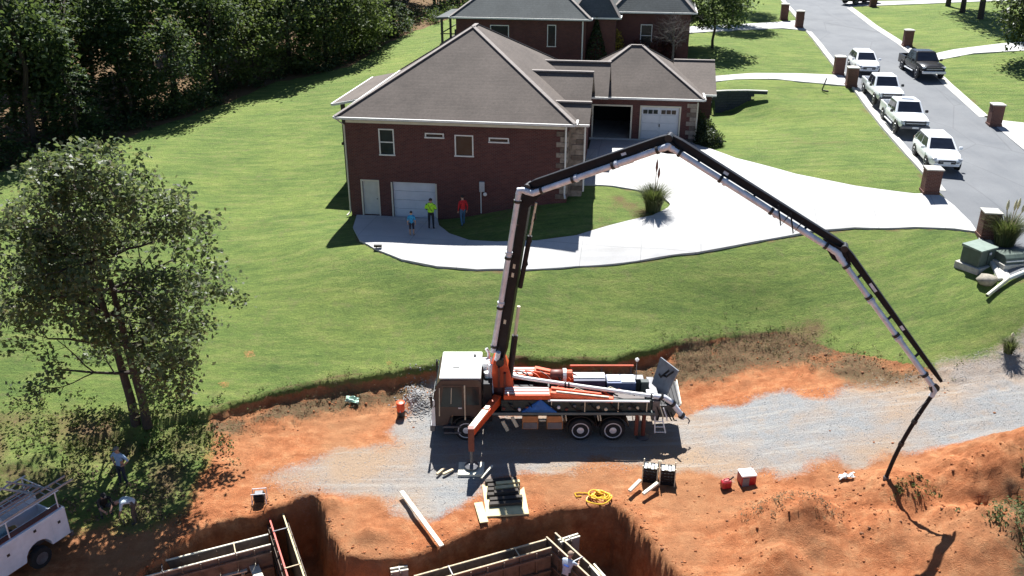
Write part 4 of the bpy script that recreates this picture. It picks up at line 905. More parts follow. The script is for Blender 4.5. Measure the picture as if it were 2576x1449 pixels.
# tip elbow and end hose
T = J[4]; d4 = (J[4]-J[3]).normalized(); up4 = near.cross(d4).normalized()
off4 = near*(spec[3][0]/2+.10)+up4*PO[3]
t0 = T+off4-d4*.3
tip = part(MB().tube([t0, t0+d4*.25, t0+d4*.42+Vector((.02, 0, -.1)), t0+d4*.42+Vector((-.06, 0, -.32))], .10, 12), 'tip_elbow', STEEL, smooth=True)
MB().lathe([(.17, -.06), (.17, .06)], tuple(t0+d4*.4), 'y', 12).build('swivel', BLACKM, tip)
h0 = t0+d4*.42+Vector((-.06, 0, -.32)); h1 = Vector((13.88, 26.85, -2.72))-Vector((-3.35, 32.65, -3.92))
hs = []
for k in range(13):
    t = k/12; p = h0.lerp(h1, t); p = p+Vector((-.28*math.sin(math.pi*t)*.6, 0, 0))-Vector((0, 0, .25*math.sin(math.pi*t)*.3)); hs.append(p)
eh = part(MB().tube(hs, .075, 12), 'end_hose', PBLACK, smooth=True)
for k in (3, 6, 11): MB().tube([hs[k], hs[k+1].lerp(hs[k], .6)], .10, 12).build('hose_clamp', BLACKM if k < 11 else STEELD, eh)
MB().tube([h0+Vector((-.05, 0, -.1)), h0+Vector((-.5, -.1, -.55)), h0+Vector((-.25, -.05, -.75))], .012, 5).build('safety_cable', STEELD, eh)
# near-side front outrigger swung out over its jack
f0 = Vector((2.75, -.85, 1.85)); f1 = Vector((1.72, -3.15, 1.72))
og = part(MB().beam(f0, f1, .34, .40, .30, .30), 'outrigger_arm', ORNG, bevel=.02)
dd = (f1-f0).normalized()
MB().beam(f0.lerp(f1, .48)+Vector((0, 0, .19)), f1+Vector((0, 0, .165)), .27, .03).build('arm_lit_top', CREAMP, og)  # cream strip paints sunlight onto the arm's top face, not a separate cover
MB().beam(f0.lerp(f1, .36)+Vector((0, 0, .21)), f0.lerp(f1, .46)+Vector((0, 0, .21)), .2, .05).build('arm_bracket', CREAMP, og)
MB().beam(f0+Vector((0, 0, -.24)), f0.lerp(f1, .7)+Vector((0, 0, -.2)), .14, .10).build('arm_cylinder', MAROON, og)
jl = part(MB().beam(f1+Vector((0, 0, .2)), (f1.x, f1.y, .85), .24, .24), 'jack_leg', MAROON); MB().tube([(f1.x, f1.y, .85), (f1.x, f1.y, .16)], .075, 12).build('piston_rod', STEELD, jl)
part(MB().lathe([(.30, .07), (.30, .11), (.12, .20)], (f1.x, f1.y, 0), 'z', 16), 'jack_foot', STEELD)
# far-side front outrigger
og = part(MB().beam((2.9, .9, 1.85), (2.2, 2.6, 1.75), .34, .40, .30, .30), 'outrigger_arm', MAROON); part(MB().tube([(2.2, 2.6, 1.8), (2.2, 2.6, .1)], .10, 12), 'jack_leg', MAROON)
# ------------------------------------------------------------------ cars
CARW = pm('car_white', (.86, .88, .90), .25, var=.05, sc=1.5, spec=.6); CARK = pm('car_black', (.02, .018, .018), .25, var=.3, sc=2, spec=.6)
CGLASS = glass_dark('car_glass', (.010, .013, .022), .06); LAMP = pm('lamp_lens', (.55, .57, .6), .15, var=.2); GRILL = pm('grille_black', (.02, .02, .024), .5, var=.4)
REDL = pm('tail_lamp', (.25, .01, .01), .3)
def quad_on(c, u0, u1, v0, v1, off):
    a, b, d, e = [Vector(p) for p in c]    # bl br tr tl
    f = lambda u, v: a.lerp(b, u).lerp(e.lerp(d, u), v)
    n = (b-a).cross(e-a).normalized()
    q = [f(u0, v0), f(u1, v0), f(u1, v1), f(u0, v1)]
    return MB().hexa([p-n*.01 for p in q]+[p+n*off for p in q])
def body_loft(st, mat, name, par):
    rings = []
    for x, zb, zt, w in st:
        h = [(w*.90, zb), (w, zb+.16), (w*1.01, (zb+zt)/2+.05), (w*.985, zt-.16), (w*.93, zt-.04), (w*.78, zt+.015), (w*.3, zt+.035)]
        rings.append([(x, -y, z) for y, z in h[::-1]]+[(x, -h[0][0]*.6, zb-.02), (x, h[0][0]*.6, zb-.02)][0:0]+[(x, y, z) for y, z in h][0:0] + [(x, y, z) for y, z in h])
        rings[-1] = [(x, y, z) for y, z in h]+[(x, -y, z) for y, z in h[::-1]]
    return MB().loft(rings).build(name, mat, par, smooth=True)
def car(name, label, cat, loc, yaw, kind, paint, group, sunroof=False, flare=False):
    t = thing(name, label, cat, loc, yaw, group)      # local +x = front
    if kind == 'suv':
        st = [(-2.32, .55, .95, .74), (-2.2, .42, 1.02, .86), (-1.4, .34, 1.05, .92), (0, .32, 1.04, .93), (1.0, .33, 1.04, .925), (1.7, .36, .98, .90), (2.15, .40, .88, .82), (2.32, .48, .74, .66)]
        g = dict(xf=1.05, xtf=.30, xtr=-1.75, xr=-2.2, wb=.86, wt=.66, zb=1.02, zt=1.66); wx = (1.42, -1.36); wr = .35; W = .93; sp = ((.06, .44), (.47, .80), (.83, .97)); L = 2.32
    else:
        st = [(-1.25, .48, 1.16, .95), (-.6, .46, 1.17, .98), (.5, .46, 1.17, .99), (1.2, .46, 1.17, .98), (1.8, .48, 1.15, .97), (2.55, .52, 1.10, .93), (2.85, .56, .98, .86), (2.95, .62, .85, .80)]
        g = dict(xf=1.22, xtf=.55, xtr=-.95, xr=-1.22, wb=.92, wt=.74, zb=1.15, zt=1.88); wx = (1.95, -1.75); wr = .40; W = .99; sp = ((.06, .50), (.54, .95)); L = 2.95
    bo = body_loft(st, paint, 'body', t)
    if kind == 'pickup':
        xb0, xb1 = -2.95, -1.3
        bed = MB().box(xb0, xb1, -.96, -.86, .5, 1.2).box(xb0, xb1, .86, .96, .5, 1.2).box(xb0, xb0+.09, -.86, .86, .5, 1.2).box(xb1-.08, xb1, -.86, .86, .55, 1.2).box(xb0+.09, xb1-.08, -.86, .86, .5, .68).build('bed', paint, t, bevel=.02)
        B(xb0+.1, xb1-.1, -.84, .84, .682, .70).build('bed_liner', GRILL, bed)
        B(-3.08, -2.92, -.92, .92, .5, .68).build('rear_bumper', STEELD, t, bevel=.03)
    # cabin
    k = g; b0 = [(k['xf'], -k['wb'], k['zb']), (k['xf'], k['wb'], k['zb']), (k['xr'], k['wb'], k['zb']), (k['xr'], -k['wb'], k['zb'])]
    t0 = [(k['xtf'], -k['wt'], k['zt']-.05), (k['xtf'], k['wt'], k['zt']-.05), (k['xtr'], k['wt'], k['zt']-.06), (k['xtr'], -k['wt'], k['zt']-.06)]
    t1 = [(k['xtf']-.18, -k['wt']*.86, k['zt']), (k['xtf']-.18, k['wt']*.86, k['zt']), (k['xtr']+.2, k['wt']*.86, k['zt']-.01), (k['xtr']+.2, -k['wt']*.86, k['zt']-.01)]
    cb = MB().loft([b0, t0, t1]).build('cabin', paint, t, bevel=.025)
    quad_on((b0[0], b0[1], t0[1], t0[0]), .07, .93, .10, .94, .014).build('windscreen', CGLASS, cb)
    quad_on((b0[2], b0[3], t0[3], t0[2]), .10, .90, .25, .9, .014).build('rear_window', CGLASS, cb)
    for a0, b1 in sp:
        quad_on((b0[1], b0[2], t0[2], t0[1]), a0, b1, .10, .88, .012).build('side_window', CGLASS, cb)
        quad_on((b0[3], b0[0], t0[0], t0[3]), 1-b1, 1-a0, .10, .88, .012).build('side_window', CGLASS, cb)
    if sunroof: B(-.05, .35, -.38, .38, k['zt']-.002, k['zt']+.012).build('sunroof', CGLASS, cb)
    for s in (-1, 1):
        B(k['xf']-.28, k['xf']-.14, min(s*(W+.02), s*(W+.22)), max(s*(W+.02), s*(W+.22)), k['zb']+.02, k['zb']+.2).build('mirror', CARK if kind == 'pickup' else paint, t, bevel=.03)
        zh = .78 if kind == 'suv' else .95
        MB().cbox((L-.14, s*(W*.72), zh), (.18, .34, .14), (0, 0, -s*.45)).build('headlight', LAMP, t, bevel=.02)
        B(-L-.0 if kind == 'suv' else -2.97, -L+.10 if kind == 'suv' else -2.9, s*.72-.10, s*.72+.10, .8, 1.05).build('tail_light', REDL, t)
        if flare and kind == 'pickup':
            MB().tube([(-.9, s*1.02, .42), (1.1, s*1.02, .42)], .05, 8).build('step_bar', STEEL, t)
        for x in wx:
            w = MB().lathe([(wr*.62, .0), (wr*.97, .01), (wr, .05), (wr, .20), (wr*.97, .24), (wr*.62, .25)], (x, (W-.215) if s > 0 else -(W-.215)-.25, wr), 'y', 18).build('wheel', RUBBER, t, smooth=True)
            ye = s*(W+.045)
            MB().lathe([(wr*.64, ye-s*.03), (wr*.62, ye), (wr*.5, ye-s*.03), (wr*.18, ye-s*.02), (wr*.1, ye)], (x, 0, wr), 'y', 14).build('rim', CHROME, w, smooth=True)
            MB().lathe([(wr+.07, s*(W-.02)), (wr+.07, s*(W+.018))], (x, 0, wr+.02), 'y', 20).build('wheel_arch', GRILL, t)
    if kind == 'suv':
        B(L-.07, L+.015, -.48, .48, .52, .74).build('grille', GRILL, t, bevel=.02); B(L-.06, L+.03, -.7, .7, .40, .47).build('bumper', paint, t, bevel=.02)
        B(L-.02, L+.022, -.42, .42, .645, .665).build('grille_bar', CHROME, t)
    else:
        B(L-.06, L+.03, -.66, .66, .72, 1.0).build('grille', GRILL, t, bevel=.02); B(L-.05, L+.14, -.9, .9, .50, .70).build('bumper', CHROME if paint is CARK else STEELD, t, bevel=.03)
        B(L, L+.045, -.6, .6, .84, .87).build('grille_bar', CHROME if paint is CARK else paint, t)
    B(L-.02, L+.16 if kind != 'suv' else L+.045, -.2, .2, .54, .66).build('number_plate', PWHITE, t)
    return t
def on_road(x, y): return (x, y, gz(x, y)+.02)
RY = R(-90-9)
cg = 'vehicles parked on the street'
car('parked_car', 'white crossover parked nearest the brick mailbox, front of the row', 'car', on_road(25.55, 51.4), RY-R(1), 'suv', CARW, cg)
car('parked_pickup', 'white pickup truck with sunroof behind the front white crossover', 'pickup', on_road(26.8, 59.4), RY, 'pickup', CARW, cg, sunroof=True, flare=True)
car('parked_pickup', 'white pickup truck third in the row, between two other white vehicles', 'pickup', on_road(27.8, 66.0), RY, 'pickup', CARW, cg)
car('parked_car', 'white crossover at the back of the parked row, beside two brick columns', 'car', on_road(29.5, 74.7), RY, 'suv', CARW, cg)
car('pickup_truck', 'black pickup truck standing on the right side of the road', 'pickup', on_road(33.6, 73.0), RY+R(4), 'pickup', CARK, cg, flare=True)
def by_house(x, y, yaw, lab): return car('parked_car', lab, 'car', (x, y, gz(x, y)+.05), yaw, 'suv', CARK, None)
by_house(41.6, 109.4, R(200), 'dark car far up the road at the top edge of the picture')

# ------------------------------------------------------------------ brick mailbox columns
CAPC = pm('column_cap', (.50, .48, .43), .85, var=.2, sc=4)
def mailbox(x, y, lab, h=1.35, w=.68, arched=False, dx=0.0, box=True):
    z = gz(x, y); t = thing('mailbox_column', lab, 'mailbox', (x, y, z), R(-9), 'brick mailbox columns along the road')
    B(-w/2-.04, w/2+.04, -w/2-.04, w/2+.04, -.1, .16).build('plinth', BRICK2, t, bevel=.01)
    B(-w/2, w/2, -w/2, w/2, .16, h-.08).build('shaft', BRICK2, t)
    MB().loft([[(-w/2-.05, -w/2-.05, h-.08), (w/2+.05, -w/2-.05, h-.08), (w/2+.05, w/2+.05, h-.08), (-w/2-.05, w/2+.05, h-.08)], [(-w/2-.05, -w/2-.05, h-.02), (w/2+.05, -w/2-.05, h-.02), (w/2+.05, w/2+.05, h-.02), (-w/2-.05, w/2+.05, h-.02)], [(-.1, -.1, h+.07), (.1, -.1, h+.07), (.1, .1, h+.07), (-.1, .1, h+.07)]]).build('cap', CAPC, t)
    if box:
        MB().prism([(-.13, .78), (.13, .78), (.13, .98), (.08, 1.05), (-.08, 1.05), (-.13, .98)], 'x', w/2-.01, w/2+.06).build('mailbox_door', BLACKM, t)
        MB().box(w/2+.06, w/2+.08, -.03, .03, 1.0, 1.03).build('handle', CHROME, t)
    return t
mailbox(23.15, 46.5, 'thick brick mailbox column at the driveway mouth in front of the white crossover', 1.45, .8)
mailbox(33.0, 59.3, 'brick mailbox column right of the road beside a pale driveway', 1.5, .75)
mailbox(36.6, 83.2, 'dark brick mailbox column right of the road behind the black pickup', 1.5, .75)
mailbox(27.0, 73.35, 'brick mailbox column on the far side of the upper driveway, left of its twin', 1.5, .78)
mailbox(26.75, 69.6, 'brick mailbox column on the near side of the upper driveway, pale cap', 1.5, .78)
mailbox(29.85, 94.2, 'red brick mailbox column right of the pair at the far driveway', 1.7, .75)
mailbox(29.5, 98.6, 'dark brick mailbox column left of the pair at the far driveway', 1.7, .75)
mailbox(42.2, 106.9, 'brick mailbox column at the far driveway on the right, near picture top', 1.4, .7)
mailbox(23.95, 41.45, 'brick mailbox column half hidden by tall pampas grass', 1.4, .75)

# ------------------------------------------------------------------ utility boxes, pipe, lawn bits
UGREEN = pm('utility_green', (.075, .105, .085), .5, var=.2, sc=3); PAD = pm('pad_concrete', (.46, .44, .39), .9, var=.25, sc=4)
ub0 = ub = thing('transformer_box', 'tall green utility transformer cabinet on a concrete pad by the road', 'utility box', (22.55, 39.3, gz(22.55, 39.3)-.05), R(28))
B(-.85, .85, -.75, .75, -.35, .12).build('pad', PAD, ub, bevel=.02); B(-.68, .68, -.58, .58, .122, 1.05).build('cabinet', UGREEN, ub, bevel=.03)
MB().loft([[(-.72, -.62, 1.052), (.72, -.62, 1.052), (.72, .62, 1.052), (-.72, .62, 1.052)], [(-.72, -.62, 1.12), (.72, -.62, 1.12), (.72, .62, 1.2), (-.72, .62, 1.2)]]).build('lid', pm('utility_lid', (.20, .26, .22), .5), ub)
ub0.scale = (.86, .86, .86); B(-.02, .02, -.6, -.582, .18, 1.0).build('door_seam', BLACKM, ub); B(.1, .25, -.62, -.582, .75, .88).build('lock', STEEL, ub)
ub = thing('junction_box', 'low green utility box lying beside the tall transformer cabinet', 'utility box', (24.15, 39.0, gz(24.15, 39.0)-.05), R(10))
B(-.95, .95, -.6, .6, -.3, .08).build('pad', PAD, ub, bevel=.02); MB().prism([(-.5, .082), (.5, .082), (.42, .46), (-.3, .5), (-.5, .36)], 'x', -.85, .85).build('cover', UGREEN, ub, bevel=.02)
B(-.84, .84, -.545, -.502, .2, .26).build('hinge_rail', WHITE, ub)
pipe = thing('drain_pipe', 'pale plastic pipe lying on the grass at right frame edge', 'pipe', (0, 0, 0))
p0, p1, p2 = (21.95, 36.75), (23.1, 37.35), (25.0, 38.1)
MB().tube([(x, y, gz(x, y)+.2) for x, y in (p0, p1)], .09, 12).build('pipe_end', pm('pvc', (.66, .66, .50), .5), pipe, smooth=True)
MB().tube([(x, y, gz(x, y)+.2) for x, y in (p1, p2)], .10, 12).build('pipe_length', pm('pvc_pale', (.62, .68, .64), .5), pipe, smooth=True)
MB().tube([(p0[0]-.01, p0[1]-.005, gz(*p0)+.2), (p0[0]-.015, p0[1]-.008, gz(*p0)+.2)], .07, 12).build('pipe_mouth', BLACKM, pipe)
for x in (22.5, 24.0): y = 36.75+(x-21.95)*.52; B(x-.1, x+.1, y-.1, y+.1, gz(x, y)-.1, gz(x, y)+.115).build('pipe_block', DKWOOD, pipe)
def stone(x, y, r, lab, mat, seed=0, sink=.25):
    rs = random.Random(seed); bm = bmesh.new(); bmesh.ops.create_icosphere(bm, subdivisions=2, radius=r)
    for v in bm.verts: v.co *= .8+.4*rs.random(); v.co.z *= .65
    me = bpy.data.meshes.new('boulder'); bm.to_mesh(me); bm.free(); me.materials.append(mat)
    for p in me.polygons: p.use_smooth = True
    o = mesh_obj('boulder', me); o.location = (x, y, gz(x, y)+r*(.55-sink)); return tag(o, lab, 'boulder')
BOULD = pm('boulder', (.34, .31, .25), .95, var=.4, sc=4, bmp=.6)
stone(22.35, 37.75, .42, 'pale boulder in the grass below the green utility boxes', BOULD, 3)
B_ = thing('yard_lamp', 'small dark lamp lying at the near edge of the driveway', 'lamp', (-7.15, 43.55, gz(-7.15, 43.55)))
MB().box(-.22, .2, -.07, .07, .14, .26).build('lamp_head', BLACKM, B_); MB().tube([(-.1, 0, -.1), (-.1, 0, .15)], .03, 6).build('stake', BLACKM, B_)
st_ = thing('lawn_stake', 'bent black stake standing in the lawn below the upper driveway', 'stake', (24.3, 68.6, gz(24.3, 68.6)))
MB().tube([(.12, 0, 1.0), (-.12, 0, .08)], .05, 8).build('shaft', BLACKM, st_); MB().tube([(-.12, 0, .08), (.35, -.15, .03)], .05, 8).build('foot', BLACKM, st_)

# ------------------------------------------------------------------ work site gear
PLY = pm('plywood', (.62, .54, .30), .8, var=.25, sc=3); LUM = pm('lumber', (.54, .44, .29), .8, var=.3, sc=5); LUMW = pm('lumber_pale', (.74, .70, .56), .75, var=.2, sc=4)
FORMP = pm('form_panel', (.16, .125, .10), .85, var=.45, sc=3, bmp=.3); FORMG = pm('form_grey', (.26, .26, .26), .8, var=.35, sc=3); REDP = pm('form_red', (.55, .09, .06), .6, var=.3, sc=4)
def board(name, lab, a, b, w, h, mat, cat='board', group=None, nosup=False):
    a, b = Vector(a), Vector(b); o = MB().beam(a, b, w, h).build(name, mat, None, bevel=.008); return tag(o, lab, cat, group)
# plank leaning over the pit edge
board('plank', 'long pale plank lying across the orange soil, its end over the pit', (-4.3, 27.85, gz(-4.3, 27.85)+.25), (-2.5, 24.75, gz(-2.7, 25.0)+.32), .17, .06, LUMW, 'plank', None)
board('timber', 'short pale timber left of the black form crates on the soil', (4.55, 27.75, gz(4.55, 27.75)+.30), (5.05, 28.35, gz(5.0, 28.3)+.34), .13, .10, LUMW, 'timber')
board('timber', 'short pale timber right in front of the black form crates', (5.05, 27.55, gz(5.05, 27.55)+.30), (5.7, 28.15, gz(5.6, 28.1)+.34), .13, .10, LUMW, 'timber')
B(4.75, 4.95, 27.95, 28.1, gz(4.85, 28.02)-.05, gz(4.85, 28.02)+.27)
mat_ = thing('outrigger_mat', 'stack of dark timbers on a yellow plywood sheet by the outrigger leg', 'mat', (-.32, 27.85, gz(-.32, 27.85)), R(6))
B(-.78, .85, -1.15, 1.05, -.02, .05).build('plywood_sheet', PLY, mat_)
MB().cbox((-.95, -.9, .05), (.32, 1.2, .04), (0, 0, .12)).build('plywood_offcut', PLY, mat_)
for k in range(6):
    MB().cbox((.02+.05*math.sin(k*2.1), -.55+k*.29, .125), (1.28, .19, .14), (0, 0, .04*math.sin(k*1.7))).build('timber', DKWOOD, mat_, bevel=.012)
for k in range(3):
    MB().cbox((.10+.06*k, .05+k*.28, .235), (.95, .17, .08), (0, 0, .05)).build('cross_timber', PLY if k else DKWOOD, mat_, bevel=.01)
pd_ = thing('jack_pad', 'pale wooden pad under the front outrigger foot', 'pad', (-1.63, 29.45, -3.98))
B(-.55, .5, -.42, .45, -.06, .055).build('pad_board', LUMW, pd_, bevel=.01); MB().cbox((-.95, -.25, .06), (.5, .1, .08), (0, 0, .7)).build('pad_offcut', LUM, pd_); MB().cbox((-1.25, -.2, .06), (.5, .09, .08), (0, 0, 1.0)).build('pad_offcut', LUM, pd_); MB().cbox((.62, -.3, .1), (.07, .9, .06), (.05, 0, -.5)).build('pad_offcut', LUMW, pd_)
def crate(x, y, rz, lab):
    z = gz(x, y); t = thing('form_crate', lab, 'crate', (x, y, z), rz, 'black crates of form hardware')
    for k in range(5): B(-.42, .42, -.35+.006*k, -.31, .06+k*.16, .19+k*.16).build('side_slat', PBLACK, t)
    for k in range(5): B(-.42, .42, .31, .35, .06+k*.16, .19+k*.16).build('side_slat', PBLACK, t)
    for sx in (-.42, .42): B(sx-.02, sx+.02, -.3, .3, .06, .85).build('end_panel', PBLACK, t)
    B(-.4, .4, -.3, .3, .02, .06).build('floor', PBLACK, t)
    for k in range(4): B(-.36+k*.2, -.22+k*.2, -.27, .27, .06, .80+.04*(k % 2)).build('form_tie_bundle', CREAMP if k % 2 else STEEL, t)
    for sx in (-.44, .44):
        for sy in (-.36, .36): B(sx-.03, sx+.03, sy-.03, sy+.03, 0, .98).build('post', CREAMP, t)
    t.scale = (.66, .66, .85); return t
crate(5.5, 28.75, R(-14), 'left black slatted crate of form hardware beside the lane'); crate(6.15, 28.58, R(-10), 'right black slatted crate of form hardware beside the lane')
REDT = pm('red_plastic', (.42, .02, .03), .4, var=.3, sc=5)
t = thing('tool_box', 'red and grey tool box with white lid on the soil by the lane', 'tool box', (8.95, 28.25, gz(8.95, 28.25)), R(8))
B(-.05, .55, -.25, .25, 0, .42).build('box_body', REDT, t, bevel=.03); B(-.02, .25, -.27, -.25, .02, .4).build('side_panel', pm('grey_panel', (.2, .21, .24), .6), t); B(-.06, .56, -.26, .26, .422, .5).build('lid', PWHITE, t, bevel=.02); MB().tube([(.1, 0, .5), (.1, 0, .62), (.42, 0, .62), (.42, 0, .5)], .025, 6).build('handle', STEEL, t)
t = thing('fuel_can', 'small red fuel can left of the red and grey tool box', 'fuel can', (8.35, 28.05, gz(8.35, 28.05)), R(15))
B(-.2, .2, -.14, .14, 0, .34).build('can_body', REDT, t, bevel=.05); MB().tube([(-.12, 0, .34), (-.1, 0, .42), (.1, 0, .42), (.12, 0, .34)], .025, 6).build('handle', REDT, t); MB().tube([(.15, 0, .33), (.3, 0, .46)], .03, 6).build('spout', BLACKM, t)
ORB = pm('cooler_orange', (.85, .09, .02), .4, var=.15)
t = thing('water_cooler', 'bright orange round water cooler standing at the foot of the bank', 'cooler', (-4.95, 33.35, gz(-4.95, 33.35)+.02))
t.scale = (.85, .85, .85); MB().lathe([(.19, .3), (.21, .36), (.22, .72), (.20, .76)], (0, 0, 0), 'z', 18).build('cooler_body', ORB, t, smooth=True); MB().lathe([(.22, .762), (.22, .82), (.12, .86)], (0, 0, 0), 'z', 18).build('lid', ORB, t, smooth=True)
MB().lathe([(.20, 0), (.21, .3)], (0, 0, 0), 'z', 12).build('stand', BLACKM, t); MB().tube([(0, -.2, .42), (0, -.28, .40), (0, -.28, .36)], .02, 6).build('tap', PWHITE, t)
t = thing('generator', 'small dark generator on the soil at the left pit edge', 'generator', (-9.75, 27.55, gz(-9.75, 27.55)+.05), R(8))
B(-.2, .2, -.15, .15, .05, .36).build('engine', PBLACK, t, bevel=.03); B(-.16, .16, -.12, .12, .362, .44).build('fuel_tank', STEELD, t, bevel=.02)
for s in (-.18, .18): MB().tube([(-.26, s, 0), (-.26, s, .47), (.26, s, .47), (.26, s, 0)], .02, 6).build('frame_bar', STEEL, t)
YEL = pm('yellow_hose', (.78, .47, .03), .45, var=.15)
m = []; rs = random.Random(2); cx, cy = 3.4, 27.75
for k in range(150):
    a = k*.21; r_ = .30+.10*math.sin(k*.37)+(.0 if k < 120 else (k-120)*.012); m.append((cx+r_*math.cos(a)*(1+.15*math.sin(k*.11)), cy+.75*r_*math.sin(a)+.12*math.sin(k*.13), gz(cx, cy)+.05+.035*(k/22) % .16+.02*math.sin(k)))
m += [(cx-.75, cy+.25, gz(cx, cy)+.06), (cx-.95, cy+.2, gz(cx, cy)+.06), (cx-.9, cy-.0, gz(cx, cy)+.06), (cx-.7, cy+.05, gz(cx, cy)+.05)]
tag(MB().tube(m, .028, 6).build('yellow_hose', YEL, None, smooth=True), 'coil of yellow hose lying on the orange soil', 'hose')
def rag(x, y, s, mat, lab, seed):
    rs = random.Random(seed); n = 7; V = []; F_ = []
    for i in range(n):
        for j in range(n):
            u, v = (i/(n-1)-.5)*s, (j/(n-1)-.5)*s*.5; V.append((x+u+rs.uniform(-.05, .05), y+v+rs.uniform(-.05, .05), gz(x+u, y+v)+.08+rs.uniform(0, .14)))
    for i in range(n-1):
        for j in range(n-1): F_.append((i*n+j, i*n+j+1, (i+1)*n+j+1, (i+1)*n+j))
    o = MB().add(V, F_).build('plastic_sheet', mat, None, smooth=True); o.modifiers.new('thickness', 'SOLIDIFY').thickness = .012; return tag(o, lab, 'plastic sheet')
rag(12.85, 27.75, .55, PWHITE, 'scrap of white plastic on the orange soil left of the hanging hose', 4)
rag(-7.25, 34.15, .6, pm('pale_green_plastic', (.42, .62, .50), .6), 'scrap of pale green plastic at the foot of the bank', 6)

# ------------------------------------------------------------------ wall forms in the pit
def form(lab, a, b, ztop=-4.5, zbot=-6.75, gap=.28, npan=6, caps=(LUM, LUM), face=FORMP, spacers=5, wale=True, cname='wall_form'):
    spacers = max(1, spacers//2)
    a, b = Vector((*a, 0)), Vector((*b, 0)); d = (b-a).normalized(); n = Vector((-d.y, d.x, 0)); L_ = (b-a).length
    t = thing(cname, lab, 'formwork', (a.x, a.y, zbot), math.atan2(d.y, d.x), 'wall forms standing in the pit'); h = ztop-zbot
    for side, y in enumerate((-gap/2, gap/2)):
        s = -1 if side == 0 else 1
        for k in range(npan):
            x0, x1 = L_*k/npan, L_*(k+1)/npan
            B(x0+.006, x1-.006, min(y, y+s*.022), max(y, y+s*.022), .0, h-.045).build('form_panel', face, t)
            B(x0+.006, x0+.044, min(y+s*.022, y+s*.11), max(y+s*.022, y+s*.11), .0, h-.045).build('stud', FORMP, t)
        B(0, L_, min(y-s*.005, y+s*.05), max(y-s*.005, y+s*.05), h-.043, h).build('top_plate', caps[side], t)
        if wale:
            for z in (.5, 1.2, 1.9): B(.02, L_-.02, min(y+s*.112, y+s*.15), max(y+s*.112, y+s*.15), z, z+.09).build('wale', FORMP, t)
    for k in range(spacers):
        x = L_*(k+.5)/spacers; B(x-.018, x+.018, -gap/2-.04, gap/2+.04, h+.002, h+.03).build('spreader', LUM if k % 2 else STEELD, t)
    return t
form('right wall form running along the pit, pale top boards', (-3.35, 23.7), (1.35, 25.62), npan=8, caps=(LUM, LUM), gap=.42)
form('short right wall form crossing toward the camera beside the worker', (1.45, 26.1), (3.3, 23.4), npan=4, caps=(LUM, LUM), gap=.36, spacers=3)
form('small grey corner form at the far right end of the pit forms', (1.75, 25.75), (2.5, 26.1), npan=2, caps=(LUMW, LUMW), gap=.10, face=FORMG, spacers=1, wale=False)
form('left wall form with two pale top boards in the left pit', (-13.6, 23.9), (-9.0, 25.85), npan=8, caps=(LUMW, LUMW), gap=.55)
form('left cross form with red and yellow top boards ending at the pit bank', (-9.15, 27.35), (-7.35, 23.4), npan=6, caps=(REDP, PLY), gap=.48, spacers=4)
form('small grey end form tucked against the left pit bank', (-9.45, 27.3), (-8.85, 27.55), npan=2, caps=(LUMW, LUMW), gap=.2, face=FORMG, spacers=1, wale=False, ztop=-4.35)
form('stub of grey form at the bottom edge between the two pits', (-4.3, 24.2), (-3.7, 24.35), npan=2, caps=(LUMW, LUMW), gap=.14, face=FORMG, spacers=1, wale=False)
form('short form with pale board right of the worker at the bottom edge', (2.85, 24.5), (3.55, 23.2), npan=2, caps=(LUMW, LUMW), gap=.12, face=FORMG, spacers=1, wale=False)
board('plank', 'wide white board lying inside the left forms', (-12.2, 24.3, -5.35), (-9.75, 25.2, -5.35), .26, .06, LUMW, 'board')
board('plank', 'short white board meeting the wide one inside the left forms', (-9.6, 25.45, -5.28), (-8.8, 24.0, -5.28), .34, .06, LUMW, 'board')
tr_ = thing('form_prop', 'timber trestle holding the white boards inside the left forms', 'trestle', (-10.6, 24.7, -6.75)); 
for x, y in ((-1.3, -.45), (.75, .3), (1.4, -.2)): B(x-.05, x+.05, y-.05, y+.05, 0, 1.36).build('prop', LUM, tr_)
board('plank', 'white board sticking up at the bottom edge, right of the pit', (7.9, 22.7, -4.05), (8.95, 23.85, -3.55), .16, .08, LUMW, 'board')
sc_ = thing('scaffold_plank', 'plank walkway inside the right forms under the worker', 'scaffold', (1.85, 24.35, -5.78), R(-56)); B(-.9, .9, -.22, .22, -.05, 0).build('walk_board', LUM, sc_)
for x in (-.7, .7): B(x-.04, x+.04, -.2, .2, -.14, -.052).build('bracket', LUM, sc_); B(x-.04, x+.04, -.04, .04, -.97, -.142).build('leg', LUM, sc_)
